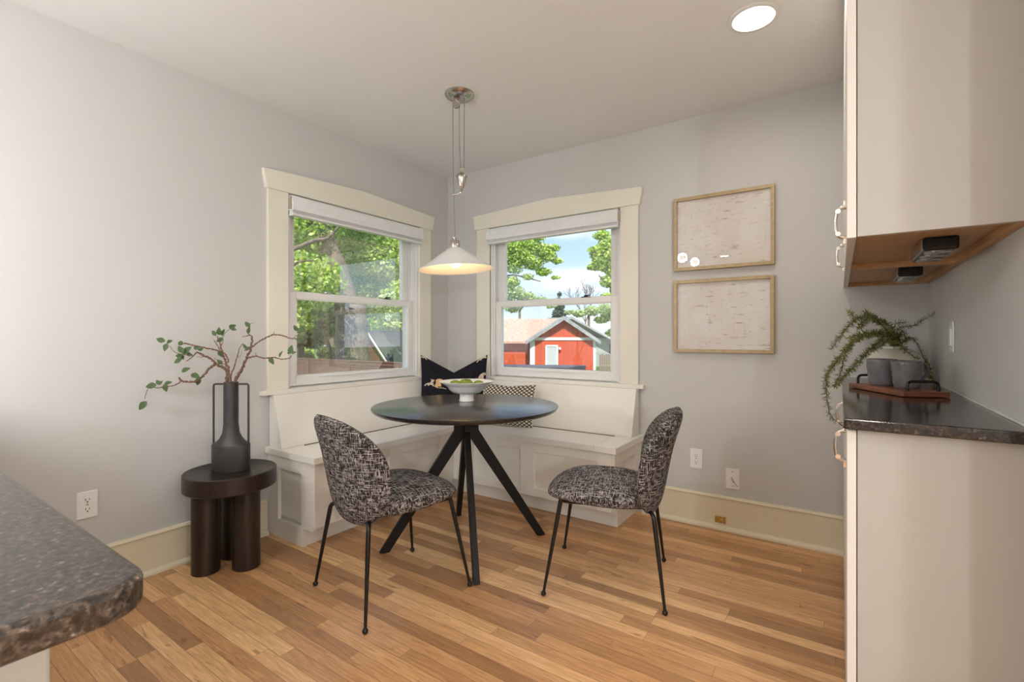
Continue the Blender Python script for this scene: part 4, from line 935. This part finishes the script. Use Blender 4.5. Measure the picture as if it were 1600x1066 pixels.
# pot with trailing fern
pz = .9142; pp_ = at(1398, 560, 2.17); PP = Vector((pp_.x, pp_.y, pz))
pot = empty('plant_pot', PP, 0, 'glossy cream round pot holding the trailing fern behind the mugs', 'pot')
bm = B(); lathe(bm, [(.001, .0), (.060, 0), (.066, .004), (.092, .035), (.104, .075), (.102, .105), (.086, .132), (.060, .147), (.046, .152), (.046, .160), (.042, .162), (.040, .155), (.040, .12), (.001, .118)], n=64); fin('pot_body', bm, M['cream_glaze'], pot, smooth=True, angle=60)
bm = B(); lathe(bm, [(.001, .13), (.041, .13)], n=24); fin('soil', bm, M['bark'], pot)
def fern():
    base = PP+Vector((0, 0, .135)); r = empty('trailing_fern', base, 0, 'green trailing fern with fine needle leaves spilling over the counter edge', 'plant')
    # crop origin (1280,460), 4.845x
    def g(x, y, d): return (1280+x/4.845, 460+y/4.845, d)
    c0 = lambda: (1398, 545, 2.17)
    S = [[c0(), g(560, 270, 2.14), g(480, 210, 2.10), g(370, 165, 2.06), g(270, 200, 2.02), g(180, 290, 1.98), g(90, 420, 1.95)],
         [c0(), g(540, 290, 2.14), g(440, 300, 2.08), g(330, 320, 2.0), g(240, 380, 1.92), g(150, 480, 1.88), g(60, 630, 1.86), g(60, 800, 1.80), g(90, 920, 1.76), g(180, 1000, 1.72), g(195, 1050, 1.70)],
         [c0(), g(520, 300, 2.12), g(440, 370, 2.06), g(350, 450, 2.0), g(270, 540, 1.95), g(190, 620, 1.90), g(120, 700, 1.86)],
         [c0(), g(500, 260, 2.12), g(420, 190, 2.05), g(340, 130, 2.0)],
         [c0(), g(560, 310, 2.10), g(460, 290, 2.05), g(340, 300, 1.98), g(220, 330, 1.95)],
         [c0(), g(600, 260, 2.16), g(700, 240, 2.15), g(800, 190, 2.14), g(920, 110, 2.12)],
         [c0(), g(600, 310, 2.12), g(620, 380, 2.07), g(680, 450, 2.03), g(750, 490, 2.02)],
         [c0(), g(570, 250, 2.15), g(600, 215, 2.15), g(650, 215, 2.15)],
         [c0(), g(620, 280, 2.12), g(650, 320, 2.09), g(660, 360, 2.07)],
         [g(240, 380, 1.92), g(200, 440, 1.87), g(180, 520, 1.84), g(160, 600, 1.83), g(120, 690, 1.82)],
         [g(270, 200, 2.02), g(250, 160, 2.0), g(230, 130, 1.98)],
         [c0(), g(540, 340, 2.08), g(470, 380, 2.04), g(420, 420, 2.02)],
         [g(150, 480, 1.88), g(110, 540, 1.85), g(50, 620, 1.83), g(70, 700, 1.81)],
         [c0(), g(700, 330, 2.2), g(790, 480, 2.18), g(840, 620, 2.05), g(900, 690, 2.0)],
         [g(370, 165, 2.06), g(330, 230, 2.02), g(300, 250, 2.0)]]
    rnd = random.Random(11)
    fb = B()
    for i, s in enumerate(S):
        P = [Vector(at(*q_))-base for q_ in s]; P = smooth_path(P, 8)
        bm = B(); tube(bm, P, [.0017-.0009*k/len(P) for k in range(len(P))], 5); fin('stem', bm, M['fern_stem'], r, smooth=True)
        Lt = 0
        for a, b in zip(P, P[1:]):
            seg = (b-a).length; t = (b-a).normalized(); nn = max(1, int(seg/.0009))
            for k in range(nn):
                Lt += 1
                c = a.lerp(b, rnd.random()); d = Vector((rnd.gauss(0, 1), rnd.gauss(0, 1), rnd.gauss(0, 1))); d = (d-t*d.dot(t)); 
                if d.length < .01: continue
                d = (d.normalized()+t*rnd.uniform(-.1, .9)).normalized(); L = rnd.uniform(.009, .025); w = t.cross(d).normalized()*.0012
                v = [fb.verts.new(c-w*.4), fb.verts.new(c+w*.4), fb.verts.new(c+d*L*.6+w), fb.verts.new(c+d*L), fb.verts.new(c+d*L*.6-w)]
                fb.faces.new(v)
    fin('foliage', fb, M['leaf_fern'], r)
fern()

# ------------------------------------------------------------------ near counter (peninsula)
pr = empty('kitchen_peninsula', (1.15, -3.15, 0), 0, 'speckled brown granite peninsula counter close to the camera on a white base', 'counter')
mt = Matrix.Translation((-1.15, 3.15, 0))
bm = B(); cr_ = .035; pts = [(.002, -3.52), (2.212, -3.52)]
for k in range(7): a = R(90*k/6); pts.append((2.212-cr_+cr_*math.cos(a), -2.832-cr_+cr_*math.sin(a)))
pts.append((.002, -2.832)); prism(bm, pts, 'z', .886, .914, mtx=mt); fin('countertop', bm, M['granite_near'], pr, bevel=.006, seg=3)
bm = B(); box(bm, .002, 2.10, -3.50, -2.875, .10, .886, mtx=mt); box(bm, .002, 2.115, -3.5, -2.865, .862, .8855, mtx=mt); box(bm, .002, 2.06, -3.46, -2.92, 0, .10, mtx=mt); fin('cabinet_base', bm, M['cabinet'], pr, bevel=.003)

# ------------------------------------------------------------------ outdoors
GZ = -1.5
bm = B(); box(bm, -120, 100, -60, 160, GZ-.1, GZ); tag(fin('ground', bm, M['grass']), kind='structure')
bm = B(); box(bm, -T, 5.36, -6.16, T, GZ, -.121); tag(fin('foundation', bm, M['ext_wall']), kind='structure')

def leaf_cloud(name, blobs, n, size, m, parent, seed, base):
    rg = np.random.default_rng(seed); w = np.array([b[3]*b[4]*b[5] for b in blobs])**.7; w /= w.sum()
    idx = rg.choice(len(blobs), n, p=w); bl = np.array(blobs)[idx]
    d = rg.normal(size=(n, 3)); d /= np.linalg.norm(d, axis=1)[:, None]; rr = rg.random(n)**.45
    c = bl[:, :3]+d*bl[:, 3:6]*rr[:, None]-np.array(base)
    # leaves gather in sprays
    u = rg.normal(size=(n, 3)); u /= np.linalg.norm(u, axis=1)[:, None]; up = np.array([0, 0, 1.0])
    nr = rg.normal(size=(n, 3))*.9+np.array([.25, -.45, .8]); nr /= np.linalg.norm(nr, axis=1)[:, None]
    u -= nr*(u*nr).sum(1)[:, None]; u /= np.linalg.norm(u, axis=1)[:, None]; v = np.cross(nr, u)
    s = size*rg.uniform(.6, 1.3, n)[:, None]
    V = np.stack([c-u*s*.5, c-v*s*.33, c+u*s*.5, c+v*s*.33], 1).reshape(-1, 3)
    me = bpy.data.meshes.new(name); me.vertices.add(4*n); me.vertices.foreach_set('co', V.astype(np.float32).ravel())
    me.loops.add(4*n); me.loops.foreach_set('vertex_index', np.arange(4*n, dtype=np.int32)); me.polygons.add(n)
    me.polygons.foreach_set('loop_start', np.arange(0, 4*n, 4, dtype=np.int32)); me.polygons.foreach_set('loop_total', np.full(n, 4, dtype=np.int32)); me.update(calc_edges=True)
    me.materials.append(m); o = bpy.data.objects.new(name, me); COL.objects.link(o); o.parent = parent; return o
def blobs_px(lst):
    """(px, py, d, radius_px, squash)"""
    out = []
    for px, py, d, r_, sq in lst:
        c = at(px, py, d); s = r_*d/750; out.append((c.x, c.y, c.z, s, s, s*sq))
    return out
def tree(name, label, trunks, blobs, n, size, lm, seed, group=None):
    p0 = Vector(trunks[0][0][0]); base = Vector((p0.x, p0.y, GZ)); r = empty(name, base, 0, label, 'tree', group)
    for i, (pts, r0, r1) in enumerate(trunks):
        P = smooth_path([Vector(p)-base for p in pts], 5); k = len(P)
        bm = B(); tube(bm, P, [(r0+(r1-r0)*j/(k-1))*(1+.05*math.sin(j*1.7+i)) for j in range(k)], 14); fin('trunk' if i == 0 else 'branch', bm, M['tree_bark'], r, smooth=True, angle=180)
    if n: leaf_cloud('foliage', blobs, n, size, lm, r, seed, base)
    return r
# big tree behind the brown fence, seen through window_1
D1 = 21.0
def a1(px, py, d=D1): return at(px, py, d)
def gnd(px, d): v = at(px, 527, d); return Vector((v.x, v.y, GZ))
tree('shade_tree', 'large leafy tree with a thick leaning trunk behind the brown fence', [
    ([gnd(551, D1), a1(550, 560), a1(550, 520), a1(548, 490), a1(545, 470)], .78, .62),
    ([a1(546, 500), a1(533, 440), a1(517, 395), a1(497, 345), a1(478, 300), a1(470, 240)], .50, .28),
    ([a1(533, 350, 17), a1(512, 372, 17), a1(492, 376, 17), a1(462, 388, 17), a1(430, 398, 17)], .05, .09),
    ([a1(440, 428, 18), a1(466, 410, 18), a1(490, 407, 18)], .08, .03)],
    blobs_px([(480, 440, 19, 60, .8), (470, 350, 21, 70, .7), (560, 350, 24, 70, .7), (620, 400, 23, 55, .8), (500, 400, 25, 70, .9), (590, 450, 25, 60, .8), (430, 500, 22, 60, .6), (640, 470, 22, 50, .7), (550, 280, 22, 90, .6), (400, 400, 22, 80, .9), (670, 330, 24, 60, .8)]), 46000, .19, M['leaf_tree'], 1)
tree('background_tree', 'bright green bushy tree low behind the fence, left of the thick trunk', [([gnd(470, 27), a1(472, 500, 27)], .22, .12), ([a1(520, 556, 25), a1(505, 520, 25), a1(498, 500, 25)], .12, .06)],
     blobs_px([(470, 505, 27, 38, .8), (505, 500, 28, 34, .9), (440, 520, 27, 40, .8), (490, 530, 28, 22, .7)]), 9000, .27, M['leaf_pale'], 2, 'trees beyond the fence')
tree('background_tree', 'bright green bushy tree behind the small shed roof', [([gnd(612, 34), a1(612, 500, 34)], .25, .14)],
     blobs_px([(610, 500, 34, 34, .8), (640, 510, 34, 36, .8), (590, 470, 36, 40, .8), (660, 480, 35, 40, .9), (576, 505, 36, 22, .8)]), 12000, .27, M['leaf_tree'], 3, 'trees beyond the fence')
tree('background_tree', 'dense green tree filling the sky behind the thick leaning trunk', [([gnd(520, 42), a1(520, 480, 42)], .4, .2)],
     blobs_px([(500, 380, 42, 90, .9), (590, 400, 44, 80, .9), (430, 420, 42, 80, .9), (520, 480, 44, 70, .6), (600, 340, 44, 70, .6)]), 26000, .46, M['leaf_tree'], 9, 'trees beyond the fence')
for k, (px_, rad_) in enumerate(((432, 17), (473, 17), (512, 16), (640, 18))):
    tree('garden_shrub', 'dense green shrub behind the brown fence, '+('hidden mostly by the window frame', 'at the left edge of the view', 'just left of the thick trunk', 'right of the small shed')[k], [([gnd(px_, 30), at(px_, 548, 30)], .06, .03)],
         blobs_px([(px_, 552, 30, rad_, .7), (px_+2, 562, 30, rad_, .6)]), 3500, .20, M['leaf_tree'], 20+k, 'shrubs behind the brown fence')
# brown fence (runs along x)
def unproj_y(px, py, z):
    d = (z-CAM.z)*750/(527-py); return at(px, py, d)
fa = unproj_y(459, 559, .3); fy_ = fa.y
r = empty('wood_fence', (fa.x, fy_, GZ), 0, 'brown board fence with a flat cap rail seen through the window nearer the vase', 'fence')
def rel(o, b): return Vector(o)-b
x0, x1 = fa.x-14, fa.x+16
bm = B(); n_ = int((x1-x0)/.145)
for i in range(n_): box(bm, x0+i*.145-fa.x, x0+i*.145+.138-fa.x, -.01, .012, .05, 1.72)
fin('boards', bm, M['fence_wood'], r)
bm = B(); box(bm, x0-fa.x, x1-fa.x, -.05, .05, 1.76, 1.80); box(bm, x0-fa.x, x1-fa.x, -.03, -.012, 1.64, 1.76); fin('cap_rail', bm, M['fence_wood'], r)
for i in range(12):
    x = x0-fa.x+i*2.5; bm = B(); box(bm, x, x+.10, -.07, -.012, 0, 1.74); fin('post', bm, M['fence_wood'], r)
# shed beyond the fence
def shed():
    d = 24.0; e0 = at(578, 527, d); c = gnd(600, d); r = empty('garden_shed', c, R(8), 'small dull red shed with white trim and charcoal roof beyond the fence', 'shed')
    k = d/750
    # local: gable end at left facing the camera, long side receding right
    w = 2.6; h = 1.35; rise = 1.5; L = 4.5
    bm = B(); prism(bm, [(-w, 0), (0, 0), (0, h), (-w/2*1.0, h+rise), (-w, h)], 'y', -.0, L); fin('walls', bm, M['brick_siding'], r)
    bm = B()
    prism(bm, [(-w/2, h+rise+.10), (.25, h-.20), (.25, h-.30), (-w/2, h+rise-.02)], 'y', -.25, L+.2); prism(bm, [(-w/2, h+rise+.10), (-w-.25, h-.20), (-w-.25, h-.30), (-w/2, h+rise-.02)], 'y', -.25, L+.2); fin('roof', bm, M['dark_roof'], r)
    bm = B(); prism(bm, [(-w/2, h+rise+.0), (.22, h-.30), (.22, h-.42), (-w/2, h+rise-.14)], 'y', -.30, -.26); prism(bm, [(-w/2, h+rise+.0), (-w-.22, h-.30), (-w-.22, h-.42), (-w/2, h+rise-.14)], 'y', -.30, -.26)
    box(bm, -.1, .03, -.03, 0, 0, h); box(bm, -w-.03, -w+.1, -.03, 0, 0, h); box(bm, 0, .03, 0, L, h-.14, h); box(bm, 0, .03, 0, .14, 0, h); box(bm, 0, .03, 1.6, 1.74, 0, h); fin('white_trim', bm, M['white_trim'], r)
    return r
sh = shed(); v = at(590, 527, 24); sh.location = (v.x+1.1, v.y, GZ)

# red garage, its gable end turned towards the house
d0 = 32.0; KG = d0/750
gp = at(880.5, 527, d0)
gr = empty('red_garage', (gp.x, gp.y, GZ), TH, 'bright red garage with white door and white trim seen through the window beside the prints', 'garage')
gX = lambda px: (px-880.5)*KG
gZ = lambda py: CAM.z+(527-py)*KG-GZ
gx0 = gX(829); gx1 = gX(930); ze = gZ(528.5); zp = gZ(495.5); DL = 8.0
bm = B(); prism(bm, [(gx0, 0), (gx1, 0), (gx1, ze), (0, zp-.12), (gx0, ze)], 'y', 0, DL); fin('gable_walls', bm, M['red_siding'], gr)
xw = gX(690)
bm = B(); box(bm, xw, gx0, .9, DL, 0, ze-.15); fin('wing_wall', bm, M['red_siding'], gr)
bm = B(); o2 = .32
sl = (zp-ze)/(0-gx0)
for s, gx in ((-1, gx0), (1, gx1)):
    sl = (zp-ze)/abs(gx); xe = gx+s*o2; prism(bm, [(0, zp+.05), (xe, ze-sl*o2+.05), (xe, ze-sl*o2-.08), (0, zp-.10)], 'y', -.35, DL)
fin('gable_roof', bm, M['grey_roof'], gr)
bm = B()
prism(bm, [(.45, ze-.22), (3.6, zp+.02), (3.6, zp-.12), (.45, ze-.36)], 'x', xw-.3, .0); fin('wing_roof', bm, M['pink_roof'], gr)
bm = B()
for s, gx in ((-1, gx0), (1, gx1)):
    sl = (zp-ze)/abs(gx); xe = gx+s*o2; prism(bm, [(0, zp-.02), (xe, ze-sl*o2-.02), (xe, ze-sl*o2-.22), (0, zp-.22)], 'y', -.40, -.35)
fin('barge_board', bm, M['grey_roof'], gr)
bm = B(); box(bm, gx0, gx1, -.05, 0, ze-.14, ze+.05); box(bm, gx0-.04, gx0+.28, -.05, .02, 0, ze); box(bm, gx1-.14, gx1+.03, -.05, .02, 0, ze); box(bm, xw, gx0, .80, .9, ze-.34, ze-.20); fin('white_trim', bm, M['white_trim'], gr)
dl = gX(852); dr = gX(872); dz = gZ(541.5)
bm = B(); box(bm, dl, dl+.10, -.06, 0, 0, dz+.1); box(bm, dr-.10, dr, -.06, 0, 0, dz+.1); box(bm, dl, dr, -.06, 0, dz, dz+.1); fin('door_frame', bm, M['white_trim'], gr)
bm = B()
for k in range(5): w_ = (dr-dl-.2)/5; box(bm, dl+.1+k*w_+.01, dl+.1+(k+1)*w_-.01, -.035, 0, 0, dz)
box(bm, dl+.1, dr-.1, -.02, 0, 0, dz); fin('door', bm, M['door_grey'], gr)
lx = gX(874.5)
bm = B(); box(bm, lx-.07, lx+.07, -.2, 0, dz-.20, dz-.05); fin('wall_lantern', bm, M['white_trim'], gr)
# neighbour's pale house to the right
hp = at(934, 527, 43.0)
nh = empty('neighbour_house', (hp.x, hp.y, GZ), TH, 'pale green house with a grey roof behind the garage at the right', 'house')
bm = B(); box(bm, -1.0, 8, 0, 7, 0, 2.55); fin('walls', bm, M['pale_siding'], nh)
bm = B(); prism(bm, [(-4.5, 4.3), (-2.4, 4.4), (1.9, 2.05), (1.9, 1.9), (-2.4, 4.2), (-4.5, 4.1)], 'y', -.9, 9); fin('roof', bm, M['grey_roof'], nh)
bm = B(); box(bm, 1.05, 1.6, -.03, 0, 1.15, 2.0); fin('window', bm, M['slate'], nh)
fp = at(934, 527, 35.0)
gf = empty('board_fence', (fp.x, fp.y, GZ), TH, 'weathered grey board fence right of the red garage', 'fence')
bm = B()
for i in range(22): box(bm, .12+i*.15, .12+i*.15+.13, 0, .02, 0, 1.35+.04*math.sin(i*2.3))
fin('boards', bm, M['grey_fence'], gf)
# low dark cover in the yard in front of the garage
cv = at(840, 580, 14.0)
yc = empty('patio_cover', (cv.x, cv.y, GZ), R(6), 'dark slate lean-to cover low in the yard in front of the red garage', 'patio cover')
bm = B(); prism(bm, [(-2.4, 1.70), (1.05, 1.77), (1.05, 1.66), (.9, 1.46), (-2.4, 1.50)], 'y', -.3, 1.2); fin('cover', bm, M['slate'], yc)
for x in (-2.2, .8):
    for y in (-.2, 1.0):
        bm = B(); box(bm, x-.05, x+.05, y-.05, y+.05, 0, 1.43); fin('post', bm, M['slate'], yc)
# trees seen through window_2
tree('yard_tree', 'leafy tree whose clump fills the upper left of the garage window', [([gnd(760, 24), at(765, 500, 24), at(780, 420, 24), at(820, 395, 24), at(860, 400, 24)], .22, .03), ([at(772, 450, 24), at(740, 400, 24)], .12, .05), ([at(775, 440, 24), at(800, 430, 24), at(845, 440, 24)], .07, .02)],
     blobs_px([(800, 385, 24, 18, .8), (822, 382, 24, 17, .7), (845, 390, 24, 17, .7), (866, 388, 24, 11, .55), (872, 408, 24, 10, .5), (835, 412, 24, 16, .7), (805, 415, 24, 17, .8), (850, 425, 24, 13, .5), (868, 434, 24, 8, .35), (825, 433, 24, 10, .5), (780, 400, 24, 26, 1), (740, 400, 24, 40, 1), (840, 372, 24, 14, .5), (856, 400, 24, 15, .7), (815, 400, 24, 20, .8), (800, 440, 24, 13, .6)]), 12000, .16, M['leaf_tree'], 4, 'trees in the neighbours yard')
tree('yard_tree', 'leafy tree at the right edge of the garage window, over the grey roof', [([gnd(985, 24), at(985, 500, 24), at(975, 420, 24), at(955, 380, 24)], .22, .06), ([at(980, 470, 24), at(955, 450, 24), at(935, 430, 24)], .07, .02)],
     blobs_px([(940, 368, 24, 14, .6), (955, 385, 24, 22, .8), (932, 392, 24, 14, .6), (940, 412, 24, 18, .7), (925, 418, 24, 9, .5), (962, 420, 24, 20, .8), (950, 440, 24, 14, .7), (966, 455, 24, 14, .8), (985, 400, 24, 26, 1.2), (950, 462, 24, 12, .3), (952, 492, 26, 16, .6), (940, 500, 26, 12, .5), (955, 520, 26, 10, .6), (945, 400, 24, 22, .9)]), 12000, .16, M['leaf_tree'], 5, 'trees in the neighbours yard')
tree('distant_tree', 'pale hazy tree far behind the red garage roof at the left', [([gnd(812, 48), at(812, 470, 48)], .25, .08), ([at(812, 485, 48), at(825, 470, 48), at(830, 455, 48)], .1, .04)],
     blobs_px([(805, 460, 48, 18, .8), (825, 465, 48, 13, .7), (845, 470, 50, 11, .6), (800, 480, 48, 14, .6), (860, 478, 50, 8, .5), (795, 445, 48, 14, .8)]), 2400, .34, M['leaf_pale'], 6)
tree('distant_tree', 'pale low trees on the skyline behind the garage peak', [([gnd(920, 55), at(920, 480, 55)], .25, .1)],
     blobs_px([(905, 490, 55, 10, .6), (925, 486, 55, 13, .6), (945, 482, 55, 12, .6), (890, 488, 55, 7, .5)]), 1300, .36, M['leaf_pale'], 7)
tree('conifer_tree', 'small dark blue-green conifer behind the garage peak', [([gnd(874, 57), at(874, 460, 57)], .16, .03)],
     blobs_px([(874, 460, 57, 3.5, 1.2), (874, 470, 57, 6, .8), (874, 480, 57, 9, .6), (874, 490, 57, 12, .6), (874, 500, 57, 14, .6)]), 2600, .27, M['leaf_conifer'], 8)
bt = gnd(915, 58); r = empty('bare_tree', bt, 0, 'leafless tree with thin grey branches behind the garage peak', 'tree')
bm = B(); rnd = random.Random(4)
def twig(p, d, L, rad, dep):
    e = p+d*L; tube(bm, [p, p.lerp(e, .5)+Vector((rnd.uniform(-1, 1), 0, rnd.uniform(-1, 1)))*L*.06, e], [rad, rad*.8, rad*.6], 5)
    if dep:
        for _ in range(3): twig(p.lerp(e, rnd.uniform(.55, 1)), (d+Vector((rnd.uniform(-.8, .8), rnd.uniform(-.5, .5), rnd.uniform(-.2, .6)))).normalized(), L*.62, rad*.6, dep-1)
twig(Vector((0, 0, 0)), Vector((0, 0, 1)), 3.6, .10, 0)
for sx_ in (-.5, -.1, .35): twig(Vector((0, 0, 3.4)), Vector((sx_, 0, 1)).normalized(), 1.9, .055, 4)
fin('branches', bm, M['tree_bark'], r).scale = (1.3, 1.3, 1.3)
bpy.context.view_layer.update()
